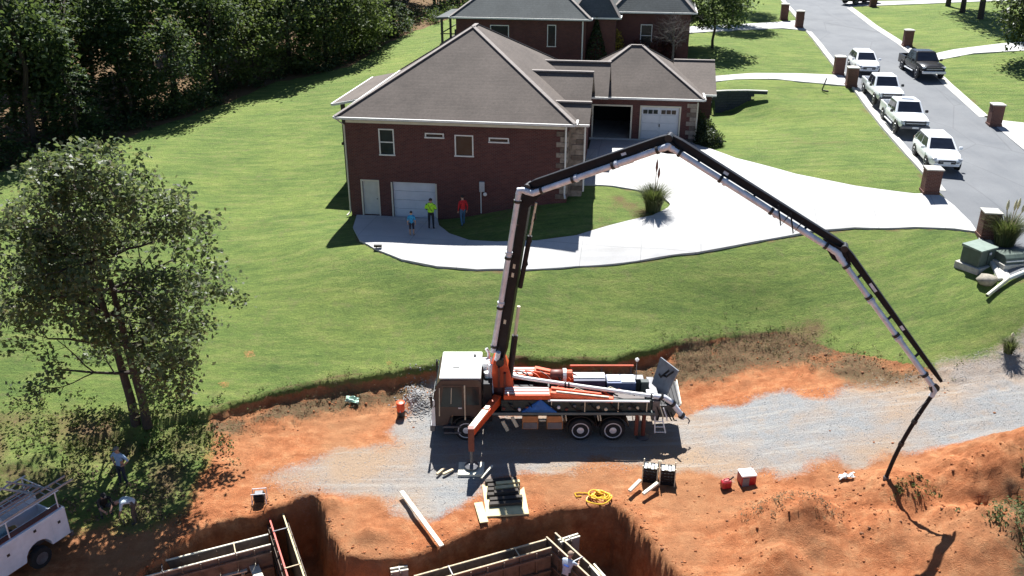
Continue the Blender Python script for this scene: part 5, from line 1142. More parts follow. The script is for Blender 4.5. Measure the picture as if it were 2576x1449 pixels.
# ------------------------------------------------------------------ people
SKIN = pm('skin', (.45, .26, .18), .55, var=.1, sc=6); HAIR = pm('hair_dark', (.02, .014, .010), .6); SHOE = pm('shoe', (.03, .028, .03), .6)
def cloth(name, c): return pm(name, c, .8, var=.25, sc=7, bmp=.3, bsc=14)
def person(lab, loc, yaw, shirt, pants, pose='stand', h=1.75, shorts=False, sleeves='short', hat=None, vest=None, hair=True):
    t = thing('person', lab, 'person', loc, yaw); k = h/1.75
    J = dict(pel=(0, 0, .95), sp=(0, 0, 1.14), ch=(0, .01, 1.34), nk=(0, .01, 1.50), hd=(0, -.015, 1.60), ht=(0, -.01, 1.70))
    for s, n in ((-1, 'l'), (1, 'r')):
        J['sh'+n] = (s*.185, .01, 1.42); J['el'+n] = (s*.25, .03, 1.14); J['wr'+n] = (s*.25, -.06, .90); J['ha'+n] = (s*.245, -.09, .82)
        J['hp'+n] = (s*.10, 0, .90); J['kn'+n] = (s*.115, -.015, .50); J['an'+n] = (s*.125, .02, .09); J['to'+n] = (s*.145, -.14, .045)
    if pose == 'walk':
        J.update(knl=(-.11, -.14, .52), anl=(-.12, -.16, .09), tol=(-.13, -.32, .05), knr=(.11, .02, .50), anr=(.12, .18, .11), tor=(.13, .04, .045), ell=(-.24, .12, 1.15), wrl=(-.22, .10, .92), hal=(-.21, .07, .84))
    if pose == 'arms':
        J.update(ell=(-.30, -.02, 1.17), wrl=(-.16, -.24, 1.10), hal=(-.08, -.28, 1.10), elr=(.30, -.02, 1.17), wrr=(.16, -.22, 1.02), har=(.08, -.27, 1.0))
    if pose == 'hips':
        J.update(ell=(-.40, .06, 1.18), wrl=(-.22, -.04, 1.0), hal=(-.17, -.07, .98), elr=(.40, .06, 1.18), wrr=(.22, -.04, 1.0), har=(.17, -.07, .98), anl=(-.17, .02, .09), tol=(-.2, -.14, .045), anr=(.17, .02, .09), tor=(.2, -.14, .045))
    if pose == 'bend':
        J.update(pel=(0, .12, .90), sp=(0, -.04, 1.04), ch=(0, -.24, 1.06), nk=(0, -.40, 1.02), hd=(0, -.49, .98), ht=(0, -.57, .93))
        for s, n in ((-1, 'l'), (1, 'r')): J.update({'sh'+n: (s*.19, -.30, 1.02), 'el'+n: (s*.22, -.36, .76), 'wr'+n: (s*.14, -.44, .54), 'ha'+n: (s*.11, -.47, .46), 'hp'+n: (s*.10, .10, .86), 'kn'+n: (s*.14, -.02, .48), 'an'+n: (s*.16, .06, .09), 'to'+n: (s*.18, -.11, .045)})
    if pose == 'squat':
        J.update(pel=(0, .14, .42), sp=(0, .06, .58), ch=(0, -.06, .76), nk=(0, -.14, .90), hd=(0, -.19, .99), ht=(0, -.21, 1.09))
        for s, n in ((-1, 'l'), (1, 'r')): J.update({'sh'+n: (s*.19, -.08, .84), 'el'+n: (s*.24, -.28, .64), 'wr'+n: (s*.12, -.42, .50), 'ha'+n: (s*.08, -.46, .44), 'hp'+n: (s*.11, .12, .40), 'kn'+n: (s*.19, -.26, .50), 'an'+n: (s*.16, .02, .10), 'to'+n: (s*.19, -.14, .045)})
    if pose == 'lean':
        J.update(sp=(0, -.05, 1.13), ch=(0, -.16, 1.30), nk=(0, -.25, 1.42), hd=(0, -.30, 1.51), ht=(0, -.34, 1.60))
        for s, n in ((-1, 'l'), (1, 'r')): J.update({'sh'+n: (s*.19, -.19, 1.36), 'el'+n: (s*.28, -.36, 1.16), 'wr'+n: (s*.22, -.56, 1.12), 'ha'+n: (s*.21, -.64, 1.12)})
    Rr = dict(pel=(.155, .115), sp=(.14, .10), ch=(.165, .115), nk=(.058, .058), hd=(.078, .09), ht=(.072, .085), sh=(.072, .07), el=(.048, .048), wr=(.034, .030), ha=(.036, .022), hp=(.098, .10), kn=(.062, .065), an=(.046, .048), to=(.042, .034))
    names = list(J); ix = {n: i for i, n in enumerate(names)}
    E_ = [('pel', 'sp'), ('sp', 'ch'), ('ch', 'nk'), ('nk', 'hd'), ('hd', 'ht')]
    for n in 'lr': E_ += [('ch', 'sh'+n), ('sh'+n, 'el'+n), ('el'+n, 'wr'+n), ('wr'+n, 'ha'+n), ('pel', 'hp'+n), ('hp'+n, 'kn'+n), ('kn'+n, 'an'+n), ('an'+n, 'to'+n)]
    me = bpy.data.meshes.new('skeleton'); me.from_pydata([tuple(c*k for c in J[n]) for n in names], [(ix[a], ix[b]) for a, b in E_], [])
    ob = bpy.data.objects.new('skeleton', me); COL.objects.link(ob)
    ob.modifiers.new('skin', 'SKIN'); sd = ob.modifiers.new('sub', 'SUBSURF'); sd.levels = 1; sd.render_levels = 1
    sv = me.skin_vertices[0].data
    for n in names:
        r_ = Rr.get(n) or Rr[n[:2]]; sv[ix[n]].radius = (r_[0]*k, r_[1]*k); sv[ix[n]].use_root = (n == 'pel')
    dg = bpy.context.evaluated_depsgraph_get(); bme = bpy.data.meshes.new_from_object(ob.evaluated_get(dg)); bpy.data.objects.remove(ob)
    bme.name = 'body'; bme.materials.clear()
    for m_ in (SKIN, shirt, pants, SHOE): bme.materials.append(m_)
    reg = {('pel', 'sp'): 1, ('sp', 'ch'): 1, ('ch', 'nk'): 1, ('nk', 'hd'): 0, ('hd', 'ht'): 0}
    for n in 'lr': reg.update({('ch', 'sh'+n): 1, ('sh'+n, 'el'+n): 1, ('el'+n, 'wr'+n): 1 if sleeves == 'long' else 0, ('wr'+n, 'ha'+n): 0, ('pel', 'hp'+n): 2, ('hp'+n, 'kn'+n): 2, ('kn'+n, 'an'+n): 0 if shorts else 2, ('an'+n, 'to'+n): 3})
    segs = [(Vector(J[a])*k, Vector(J[b])*k, reg[(a, b)]) for a, b in E_]
    for p in bme.polygons:
        c = p.center; best = 9; bi = 1
        for a, b, r_ in segs:
            d = b-a; tt = max(0, min(1, (c-a).dot(d)/d.length_squared)); q = (c-(a+d*tt)).length
            if q < best: best = q; bi = r_; bt = tt
        p.material_index = bi; p.use_smooth = True
    # fingers, nose and ears are joined into the same body mesh
    bm = bmesh.new(); bm.from_mesh(bme)
    def addmb(mb, mi):
        vs = [bm.verts.new(v) for v in mb.v]
        for f in mb.f:
            try: fc = bm.faces.new([vs[i] for i in f]); fc.material_index = mi; fc.smooth = True
            except ValueError: pass
    for n in 'lr':
        w, hh = Vector(J['wr'+n])*k, Vector(J['ha'+n])*k; d = (hh-w).normalized(); sx = d.cross(Vector((0, 1, 0)) if abs(d.y) < .8 else Vector((1, 0, 0))).normalized(); cu = sx.cross(d)
        for q in range(4):
            o = hh+sx*(q-1.5)*.019*k; l = (.06, .072, .068, .052)[q]*k
            addmb(MB().tube([o, o+d*l*.55+cu*.006, o+d*l+cu*.024], [.0095*k, .009*k, .007*k], 6), 0)
        o = w.lerp(hh, .5)+sx*.034*k*(1 if n == 'l' else -1); addmb(MB().tube([o, o+d*.03*k+sx*.022*k*(1 if n == 'l' else -1), o+d*.06*k+sx*.024*k*(1 if n == 'l' else -1)], [.011*k, .010*k, .008*k], 6), 0)
    hd, ht = Vector(J['hd'])*k, Vector(J['ht'])*k; ax = (ht-hd).normalized(); fw = Vector((0, -1, 0)); fw = (fw-ax*fw.dot(ax)).normalized(); sd_ = ax.cross(fw)
    mid = hd.lerp(ht, .45)
    addmb(MB().tube([mid+fw*.085*k+ax*.01, mid+fw*.112*k-ax*.02*k, mid+fw*.088*k-ax*.03*k], [.008*k, .014*k, .012*k], 6), 0)
    for s in (-1, 1): addmb(MB().tube([mid+sd_*s*.075*k+ax*.02, mid+sd_*s*.092*k, mid+sd_*s*.078*k-ax*.025], [.012*k, .018*k, .010*k], 6), 0)
    for s in (-1, 1): addmb(MB().lathe([(.012*k, -.004), (.008*k, .006)], tuple(mid+fw*.088*k+sd_*s*.032*k+ax*.018*k), 'y', 6), 3)
    addmb(MB().tube([mid+fw*.09*k-ax*.062*k-sd_*.022*k, mid+fw*.096*k-ax*.064*k, mid+fw*.09*k-ax*.062*k+sd_*.022*k], .006*k, 5), 2)
    bm.to_mesh(bme); bm.free()
    mesh_obj('body', bme, t)
    def cap_mesh(r, mat, nm, lo, brim=False):
        m = MB(); rings = []
        for j in range(5):
            a = lo+(math.pi/2-lo)*j/4*.98; rings.append([mid+ax*(.03*k+r*math.sin(a))+(fw*math.cos(q*math.pi/5)*1.08+sd_*math.sin(q*math.pi/5))*r*math.cos(a)*.92 for q in range(10)])
        m.loft(rings)
        o = m.build(nm, mat, t, smooth=True)
        if brim: MB().add([mid+ax*.045*k+sd_*s*.07*k+fw*f for s, f in ((-1, .08*k), (1, .08*k), (.8, .19*k), (-.8, .19*k))]+[mid+ax*.055*k+sd_*s*.07*k+fw*f for s, f in ((-1, .08*k), (1, .08*k), (.8, .185*k), (-.8, .185*k))], [(0, 1, 2, 3), (7, 6, 5, 4), (0, 4, 5, 1), (1, 5, 6, 2), (2, 6, 7, 3), (3, 7, 4, 0)]).build('brim', mat, o)
        return o
    if hat: cap_mesh(.112*k, hat, 'cap', .0, True)
    elif hair: cap_mesh(.108*k, HAIR, 'hair', -.1)
    if vest:
        c_, s_ = Vector(J['sp'])*k, Vector(J['ch'])*k
        m = MB(); rings = []
        for z_, rx, ry in ((-.12, .185, .15), (.05, .180, .145), (.22, .200, .150), (.33, .195, .135), (.40, .13, .10)):
            p = c_+(s_-c_).normalized()*z_*k; rings.append([p+Vector((rx*k*math.cos(q*math.pi/7), ry*k*math.sin(q*math.pi/7), 0)) for q in range(14)])
        v_ = m.loft(rings, False).build('safety_vest', vest, t, smooth=True)
        for s in (-1, 1):
            MB().beam(c_+Vector((s*.13*k, .158*k, -.05*k)), c_+Vector((-s*.10*k, .148*k, .30*k)), .045, .012).build('dark_band', BLACKM, v_)
            sl = Vector(J['sh'+('l' if s < 0 else 'r')])*k; e_ = Vector(J['el'+('l' if s < 0 else 'r')])*k
            MB().tube([sl, sl.lerp(e_, .9)], [.088*k, .07*k], 10).build('sleeve', vest, v_, smooth=True)
    return t
def gpt(x, y): return (x, y, gz(x, y)+.03)
person('child in a bright blue shirt and dark shorts on the shaded driveway', gpt(-5.51, 45.25), R(185), cloth('shirt_blue', (.02, .25, .48)), cloth('shorts_navy', (.012, .014, .03)), 'stand', 1.42, shorts=True)
person('person in a yellow-green safety vest and dark trousers before the basement garage door', gpt(-4.55, 46.5), R(170), cloth('shirt_dark', (.02, .02, .024)), cloth('trousers_dark', (.016, .018, .026)), 'arms', 1.8, sleeves='long', hat=cloth('cap_dark', (.012, .012, .014)), vest=pm('hivis', (.42, .86, .03), .6, var=.12))
person('person in a red shirt and blue jeans standing by the brick wall', gpt(-2.77, 46.7), R(205), cloth('shirt_red', (.50, .012, .016)), cloth('jeans', (.06, .14, .24)), 'walk', 1.78, sleeves='long')
person('worker in a light blue shirt with hands on hips under the big tree', (-15.35, 28.45, gz(-15.35, 28.45)), R(-20), cloth('shirt_paleblue', (.28, .42, .60)), cloth('trousers_navy', (.02, .03, .05)), 'hips', 1.8, hat=cloth('cap_grey', (.16, .16, .15)))
person('worker in a white shirt bending over behind the service truck', (-14.15, 26.45, gz(-14.15, 26.45)), R(-75), cloth('shirt_white', (.60, .68, .72)), cloth('trousers_brown', (.10, .075, .06)), 'bend', 1.78)
person('worker in a black shirt crouching between the white shirt and the service truck', (-15.35, 26.75, gz(-15.35, 26.75)), R(40), cloth('shirt_black', (.012, .012, .014)), cloth('trousers_grey', (.10, .10, .105)), 'squat', 1.78, hat=cloth('cap_black', (.012, .012, .014)))
wk = person('worker in a pale shirt with a blue back print leaning over the right forms', (1.92, 24.35, -5.775), R(150), cloth('shirt_grey', (.46, .54, .64)), cloth('trousers_black', (.02, .02, .022)), 'lean', 1.80, hat=cloth('cap_tan', (.30, .22, .16)))
MB().cbox((0, -.02, 1.30), (.19, .012, .06), (R(-34), 0, 0)).build('shirt_print', pm('print_blue', (.02, .08, .42), .7), wk)

# ------------------------------------------------------------------ service truck under the tree
UW = pm('service_white', (.72, .77, .84), .4, var=.15, sc=2)
sv_ = thing('service_truck', 'white service body truck with ladder rack parked in the tree shade', 'truck', (-15.93, 25.25, -4.32), math.atan2(.885, .466))   # local +x is the tail, near side is -y
L6 = 4.2
near_side = [(-L6, .58), (-L6, 1.78), (-.02, 1.78), (-.0, 1.62), (.0, .62), (-.72, .62)] + [(-1.22-.5*math.cos(a), .62+.5*math.sin(a)) for a in [math.pi*j/8 for j in range(8, -1, -1)]][::-1] + [(-1.8, .58)]
near_side = [(-L6, .58), (-L6, 1.78), (0, 1.78), (0, .62)] + [(-1.22+.5*math.cos(math.pi*j/8), .62+.5*math.sin(math.pi*j/8)) for j in range(9)] + [(-1.75, .58)]
for y0, y1 in ((-.02, .42), (1.58, 2.02)):
    bs_ = MB().prism(near_side, 'y', y0, y1).build('service_body', UW, sv_, bevel=.012)
    yy = y0-.012 if y0 < 1 else y1
    for x0, x1, z0, z1 in ((-.6, -.06, .72, 1.7), (-1.76, -.68, 1.2, 1.7), (-2.7, -1.82, .68, 1.7), (-3.6, -2.76, .68, 1.7)):
        dd_ = B(x0, x1, yy, yy+.012, z0, z1).build('compartment_door', UW, bs_)
        B((x0+x1)/2-.05, (x0+x1)/2+.05, yy-.012, yy+.0, (z0+z1)/2+.08, (z0+z1)/2+.18).build('latch', BLACKM, dd_)
    B(-L6+.05, -.05, y0+.1, y1-.1, 1.785, 1.82).build('top_rail', MAROON, sv_)
B(-L6, -.05, .42, 1.58, .6, .8).build('bed_floor', STEELD, sv_); B(-.06, 0, .43, 1.57, .6, 1.35).build('tailgate', UW, sv_); B(.0, .14, .05, 1.95, .42, .58).build('rear_bumper', STEELD, sv_)
for x in (-1.22,):
    for y in (-.04, 1.79):
        w = MB().lathe([(.24, 0), (.38, .01), (.40, .05), (.40, .21), (.38, .25), (.24, .25)], (x, y, .40), 'y', 18).build('wheel', RUBBER, sv_, smooth=True); MB().lathe([(.23, y-.005 if y < 1 else y+.255), (.1, y+.03 if y < 1 else y+.22)], (x, 0, .40), 'y', 12).build('rim', STEELD, w)
B(-6.6, -L6-.1, .05, 1.95, .6, 1.15).build('cab_body', UW, sv_, bevel=.05); MB().loft([[(-6.0, .1, 1.15), (-L6-.12, .1, 1.15), (-L6-.12, 1.9, 1.15), (-6.0, 1.9, 1.15)], [(-5.5, .25, 1.9), (-L6-.2, .25, 1.9), (-L6-.2, 1.75, 1.9), (-5.5, 1.75, 1.9)]]).build('cab_roof', UW, sv_, bevel=.04)
for y in (-.04, 1.79): MB().lathe([(.24, 0), (.40, .03), (.40, .22), (.24, .25)], (-5.6, y, .40), 'y', 18).build('wheel', RUBBER, sv_, smooth=True)
for x in (-.15, -2.0, -3.9):
    for y in (.1, 1.9): MB().tube([(x, y, 1.78), (x, y, 2.45)], .025, 6).build('rack_post', STEEL, sv_)
    MB().tube([(x, .1, 2.45), (x, 1.9, 2.45)], .025, 6).build('rack_bar', STEEL, sv_)
for y in (.1, 1.9): MB().tube([(-4.0, y, 2.45), (.0, y, 2.45)], .025, 6).build('rack_rail', STEEL, sv_)
ALU = pm('ladder_aluminium', (.40, .40, .40), .5, metal=.2, var=.3)
def ladder(lab, loc, rz, ln, w=.42, tilt=0):
    t = thing('ladder', lab, 'ladder', loc, rz); 
    for y in (0, w): MB().beam((0, y, 0), (ln, y, tilt), .035, .07).build('rail', ALU, t)
    n = int(ln/.31)
    for k in range(n): x = .15+k*.31; MB().tube([(x, 0, tilt*x/ln), (x, w, tilt*x/ln)], .018, 6).build('rung', ALU, t)
ux = Vector((.466, .885, 0)); uy = Vector((-.885, .466, 0)); U0 = Vector((-15.93, 25.25, -4.32))
def ul(x, y, z): return tuple(U0+ux*x+uy*y+Vector((0, 0, z)))
UYAW = math.atan2(.885, .466)
ladder('long aluminium ladder on the near side of the service truck rack', ul(-4.3, .12, 2.52), UYAW, 4.9, .40)
ladder('second aluminium ladder lying on the middle of the service truck rack', ul(-4.5, .72, 2.52), UYAW, 4.3, .38)
ladder('short aluminium ladder across the tail of the service truck rack', ul(-1.0, 1.9, 2.56), UYAW-R(75), 1.5, .38)
t = thing('storage_chest', 'pale blue storage chest on the bed of the service truck', 'chest', ul(-2.3, .85, .8), UYAW)
B(-.55, .55, -.28, .35, 0, 1.25).build('chest_body', pm('chest_blue', (.20, .30, .36), .5), t, bevel=.03); B(-.57, .57, -.3, .37, 1.252, 1.36).build('lid', pm('chest_lid', (.45, .58, .62), .5), t, bevel=.03)

# ------------------------------------------------------------------ foliage generators
def rnd_unit(rs, n):
    v = rs.normal(size=(n, 3)); return v/np.linalg.norm(v, axis=1, keepdims=True)
def leaves(C, size, rs, flat=0.0, aspect=.6, var=.4):
    n = len(C); nrm = rnd_unit(rs, n); nrm[:, 2] = np.abs(nrm[:, 2])+flat; nrm /= np.linalg.norm(nrm, axis=1, keepdims=True)
    t = np.cross(nrm, rnd_unit(rs, n)); t /= np.linalg.norm(t, axis=1, keepdims=True)+1e-9; b = np.cross(nrm, t)
    s = size*(1-var+2*var*rs.rand(n))[:, None]
    V = np.stack([C-t*s*.5, C+b*s*aspect*.5+nrm*s*.1, C+t*s*.5, C-b*s*aspect*.5+nrm*s*.1], 1).reshape(-1, 3)
    return V, np.arange(4*n).reshape(-1, 4)
class Tree:
    def __init__(s, seed): s.rs = np.random.RandomState(seed); s.mb = MB(); s.tips = []
    def branch(s, p, d, L, r, lev, maxlev, split=(2, 4), up=.15, sides=6):
        rs = s.rs; n = 4; pts = [p]; rr_ = [r]
        for i in range(n):
            d = (d+Vector(rs.normal(size=3))*.13+Vector((0, 0, up*.25))).normalized(); p = p+d*(L/n); pts.append(p); rr_.append(r*(1-.55*(i+1)/n))
        s.mb.tube(pts, rr_, sides if lev < 2 else 4, cap=False)
        if lev >= maxlev: s.tips += pts[2:]; return
        if lev >= maxlev-1: s.tips.append(pts[-1])
        for k in range(rs.randint(*split)+1):
            i = rs.randint(1, n+1); q = pts[i]; ax = Vector(rnd_unit(rs, 1)[0]); dd = (d*.55+(ax-d*ax.dot(d)).normalized()*.85).normalized()
            s.branch(q, dd, L*rs.uniform(.55, .8), rr_[i]*.65, lev+1, maxlev, split, up, sides)
BARK = pm('bark', (.055, .042, .034), .9, var=.4, sc=7, bmp=.5); BARKG = pm('bark_grey', (.15, .125, .115), .9, var=.35, sc=7, bmp=.4)
LEAF_A = foliage('leaf_oak', [(.070, .098, .052), (.095, .132, .062), (.13, .168, .080), (.185, .21, .11), (.095, .12, .075), (.18, .15, .10)], .5, .45, .35)
LEAF_W = foliage('leaf_wood', [(.032, .058, .030), (.050, .085, .036), (.078, .118, .046), (.045, .070, .042), (.115, .142, .060)], .42, .6, .2)
LEAF_C = foliage('leaf_conifer', [(.022, .046, .020), (.040, .078, .028), (.070, .115, .040)], .3, .6, .2)
LEAF_L = foliage('leaf_light', [(.060, .090, .030), (.095, .135, .042), (.13, .155, .060), (.075, .10, .048)], .4, .6, .2)
LEAF_D = foliage('leaf_dark', [(.020, .032, .018), (.036, .056, .026), (.060, .080, .036)], .3, .5)
LEAF_Y = foliage('leaf_yellow', [(.30, .22, .03), (.40, .30, .05), (.14, .13, .03)], .3)
LEAF_R = foliage('leaf_red', [(.05, .012, .014), (.09, .02, .02), (.03, .02, .014)], .2)
WEED = foliage('leaf_weed', [(.045, .060, .022), (.085, .11, .032), (.13, .11, .055), (.10, .135, .038), (.20, .16, .095)], .4, .7, .1)
DRYW = foliage('leaf_dry', [(.09, .065, .04), (.16, .12, .07), (.26, .20, .13), (.08, .09, .035)], .3, .7, .1, (.25, .18, .08))
GRASSB = foliage('blade_green', [(.07, .10, .045), (.10, .14, .06), (.16, .17, .085)], .4, .7, .1)

# the big two-stemmed tree at left
bt = thing('leafy_tree', 'big two-stemmed leafy tree standing at the left foreground', 'tree', (-15.75, 31.6, -3.35))
T_ = Tree(11)
for sx, sy, lean in ((-.25, .05, -.07), (.25, 0, .03)):
    p = Vector((sx, sy, 0)); d = Vector((lean, 0, 1)).normalized(); pts = [p]
    for i in range(8): d = (d+Vector((T_.rs.normal()*.04, T_.rs.normal()*.04, .12))).normalized(); p = p+d*1.36; pts.append(p)
    T_.mb.tube(pts, [.20*(1-.095*i) for i in range(9)], 9, cap=False)
    for i in range(2, 9):
        for k in range(3 if i > 2 else 1):
            a = T_.rs.uniform(0, 6.28); dd = Vector((math.cos(a), math.sin(a), T_.rs.uniform(.05, .6))).normalized()
            L_ = (2.9 if i < 6 else 2.15 if i < 8 else 1.5)*T_.rs.uniform(.75, 1.15); T_.branch(pts[i], dd, L_, .07, 1, 3, (2, 3), .1)
T_.mb.build('trunk', BARK, bt, smooth=True)
tips = np.array([tuple(p) for p in T_.tips]); rs = T_.rs
keep = rs.rand(len(tips)) < .68; tips = tips[keep]
per = max(8, int(28000/len(tips)))
C = np.repeat(tips, per, 0)+rs.normal(size=(len(tips)*per, 3))*np.array([.27, .27, .21])
V, F = leaves(C, .20, rs, .25)
mesh_obj('crown', fast_mesh('crown', V, F, LEAF_A), bt)

# crown meshes shared by the woodland trees
def crown_mesh(name, seed, rx, rz, nclump, per, size, mat, squash=1.0):
    rs = np.random.RandomState(seed); u = rnd_unit(rs, nclump); r_ = (.45+.55*rs.rand(nclump)**.5)[:, None]
    c = u*r_*np.array([rx, rx, rz]); c *= (1-.25*np.clip(c[:, 2:3]/rz, 0, 1)); c[:, 2] += rz
    C = np.repeat(c, per, 0)+rs.normal(size=(nclump*per, 3))*np.array([.16*rx, .16*rx, .10*rz])
    V, F = leaves(C, size, rs, .3); V[:, 2] = np.maximum(V[:, 2], .05); return fast_mesh(name, V, F, mat)
def conifer_mesh(name, seed, h, rb, mat, size=.34):
    rs = np.random.RandomState(seed); Cs = []
    z = .6
    while z < h*.98:
        rad = rb*(1-z/h)**.8+.15
        for k in range(7):
            a = rs.uniform(0, 6.28); n = int(10+26*rad/rb)
            t = rs.rand(n)**.7; x = t*rad*rs.uniform(.75, 1.1); w = rs.normal(size=n)*.16*(1+t)
            Cs.append(np.stack([x*math.cos(a)-w*math.sin(a), x*math.sin(a)+w*math.cos(a), z-.28*x*x/rad+rs.normal(size=n)*.05], -1))
        z += .42+.25*rs.rand()
    V, F = leaves(np.concatenate(Cs), size, rs, 1.2, .4); return fast_mesh(name, V, F, mat)
def trunk_mesh(name, h, r, seed, mat=None):
    rs = random.Random(seed); pts = [(rs.uniform(-.12, .12)*i, rs.uniform(-.12, .12)*i, h*i/6-.3) for i in range(7)]
    m = MB().tube(pts, [r*(1-.12*i) for i in range(7)], 8, cap=False)
    for k in range(6):
        z = h*(.35+.1*k); a = rs.uniform(0, 6.28); m.tube([(0, 0, z), (math.cos(a)*h*.1, math.sin(a)*h*.1, z+h*.06), (math.cos(a)*h*.2, math.sin(a)*h*.2, z+h*.14)], [r*.4, r*.25, r*.1], 5, cap=False)
    return m.mesh(name, mat or BARK, True)
CM = [crown_mesh('crown', 21, 3.4, 5.0, 70, 75, .34, LEAF_W), crown_mesh('crown', 22, 2.9, 6.0, 70, 75, .33, LEAF_W), crown_mesh('crown', 23, 3.6, 4.2, 70, 75, .34, LEAF_L), crown_mesh('crown', 24, 2.4, 3.2, 60, 70, .30, LEAF_L)]
KM = [conifer_mesh('crown', 31, 11.5, 3.4, LEAF_C), conifer_mesh('crown', 32, 9.0, 3.0, LEAF_C)]
TM = [trunk_mesh('trunk', 9, .22, 41), trunk_mesh('trunk', 11, .26, 42), trunk_mesh('trunk', 6, .14, 43)]
def tree(name, lab, x, y, crown, trunk, s=1.0, rz=0.0, base=1.2, group=None, sz=None, zoff=0):
    t = thing(name, lab, 'tree', (x, y, gz(x, y)+zoff), rz, group); sz = sz or s
    share('trunk', trunk, t, (0, 0, 0), (0, 0, 0), (s, s, sz)); share('crown', crown, t, (0, 0, base), (0, 0, 0), (s, s, sz)); return t
WG = 'trees along the edge of the wood'
wood = [ # x, y, mesh, scale, base, label
 (-36.5, 58.5, KM[0], 1.15, .0, 'drooping dark conifer at the far left edge of the wood'),
 (-34.6, 62.3, CM[1], 1.05, .6, 'dark leafy tree beside the leftmost conifer in the wood'),
 (-31.6, 63.0, KM[1], .95, .0, 'small conifer in front of a black gap in the wood, left part'),
 (-33.4, 67.0, KM[0], 1.1, .0, 'tall dark conifer behind the small one in the left part of the wood'),
 (-31.4, 70.6, CM[1], 1.0, .0, 'dark leafy tree behind the layered conifer in the wood'),
 (-29.8, 68.2, KM[0], 1.0, .0, 'tall conifer with pale layered boughs in the left middle of the wood'),
 (-27.2, 70.6, CM[0], .8, .1, 'round dark tree right of the layered conifer in the wood'),
 (-25.6, 76.2, CM[1], .95, .2, 'upright leafy tree in the middle of the wood edge'),
 (-23.0, 79.0, CM[2], .85, .1, 'lighter green round tree at the middle of the wood edge'),
 (-20.6, 82.4, CM[2], 1.0, .1, 'broad light green tree in the right half of the wood edge'),
 (-17.6, 84.6, CM[0], .85, .1, 'leafy tree right of the broad light green one at the wood edge'),
 (-15.4, 86.8, CM[2], .9, .0, 'light green bushy tree near the right end of the wood'),
 (-14.6, 91.4, CM[3], 1.05, .0, 'low pale shrubby tree at the right end of the wood edge'),
 (-12.6, 97.0, KM[1], .9, .0, 'dark conifer tucked behind the pale shrubby tree at right end of wood'),
]
for i, (x, y, me_, s, b, lab) in enumerate(wood): tree('woodland_tree', lab, x, y, me_, TM[i % 3], s, i*1.3, b, WG)
# undergrowth row at the edge and the dark interior of the wood
EDGE = [(-45, 46), (-38.81, 51.15), (-34.08, 56.25), (-31.56, 59.39), (-29.02, 63.44), (-27.32, 66.89), (-24.29, 72.24), (-22.32, 76.07), (-20.88, 78.81), (-17.66, 80.62), (-15.09, 82.67), (-13.64, 88.16), (-11.93, 93.78), (-8.66, 99.61), (-5.0, 108), (0, 116), (8, 122), (20, 127)]
rs = np.random.RandomState(77)
Cs = []
for i in range(len(EDGE)-1):
    a, b = np.array(EDGE[i]), np.array(EDGE[i+1]); L_ = np.linalg.norm(b-a); nn = np.array([-(b-a)[1], (b-a)[0]])/L_
    for k in range(int(L_*2.6)):
        p = a+(b-a)*rs.rand()+nn*(.5+rs.rand()*5); r_ = .35+.7*rs.rand(); n = 85
        Cs.append(np.stack([p[0]+rs.normal(size=n)*r_*.7, p[1]+rs.normal(size=n)*r_*.7, gz(*p)+np.abs(rs.normal(size=n))*r_*.8+.05], -1))
V, F = leaves(np.concatenate(Cs), .26, rs, .3); o = mesh_obj('undergrowth', fast_mesh('undergrowth', V, F, LEAF_W)); struct(o, 'stuff'); o['label'] = 'low dark undergrowth along the edge of the wood'
Cs = []; tb = MB()
for i in range(len(EDGE)-1):
    a, b = np.array(EDGE[i]), np.array(EDGE[i+1]); L_ = np.linalg.norm(b-a); nn = np.array([-(b-a)[1], (b-a)[0]])/L_
    for row in range(4):
        for k in range(max(1, int(L_/4.2))):
            p = a+(b-a)*((k+rs.rand())/max(1, int(L_/4.2)))+nn*(5.5+row*5+rs.rand()*3); h = 9+6*rs.rand()+row*1.2; r_ = 2.6+1.4*rs.rand(); z0 = gz(*p)
            tb.tube([(p[0], p[1], z0-.3), (p[0]+.2, p[1], z0+h*.5), (p[0], p[1]+.2, z0+h*.9)], [.22, .16, .06], 6, cap=False)
            nc = 34; u = rnd_unit(rs, nc)*(.4+.6*rs.rand(nc))[:, None]; c = u*np.array([r_, r_, h*.40])+np.array([p[0], p[1], z0+h*.58])
            C = np.repeat(c, 42, 0)+rs.normal(size=(nc*42, 3))*np.array([.5, .5, .55]); Cs.append(C)
V, F = leaves(np.concatenate(Cs), .52, rs, .3); o = mesh_obj('wood', fast_mesh('wood', V, F, LEAF_W)); struct(o, 'stuff'); o['label'] = 'dense dark wood behind the first row of trees'
o2 = struct(tb.build('wood_trunks', BARK, o, True), 'stuff')

# trees and shrubs around the gardens
tree('garden_tree', 'round leafy tree casting a dark shadow on the upper lawn', 18.24, 81.5, crown_mesh('crown', 25, 2.9, 2.5, 70, 80, .28, LEAF_W), TM[2], 1.0, 0, 1.7)
tree('garden_tree', 'second leafy tree behind the round one beside the far driveway', 22.9, 94.2, crown_mesh('crown', 26, 3.0, 2.6, 60, 80, .30, LEAF_W), TM[2], 1.1, 1, 1.9)
tree('garden_tree', 'leafy tree at the top edge left of the road', 26.2, 104.5, CM[2], TM[0], .9, 2, 1.8)
tree('garden_tree', 'large dark tree overhanging the right frame edge', 44.2, 75.0, crown_mesh('crown', 27, 3.8, 4.6, 90, 90, .34, LEAF_D), TM[1], 1.0, 0, .5)
tree('garden_tree', 'dark tree beyond the right frame edge, its branches over the lawn', 42.8, 69.2, crown_mesh('crown', 28, 3.2, 3.4, 70, 80, .34, LEAF_D), TM[1], .8, 0, 3.2)
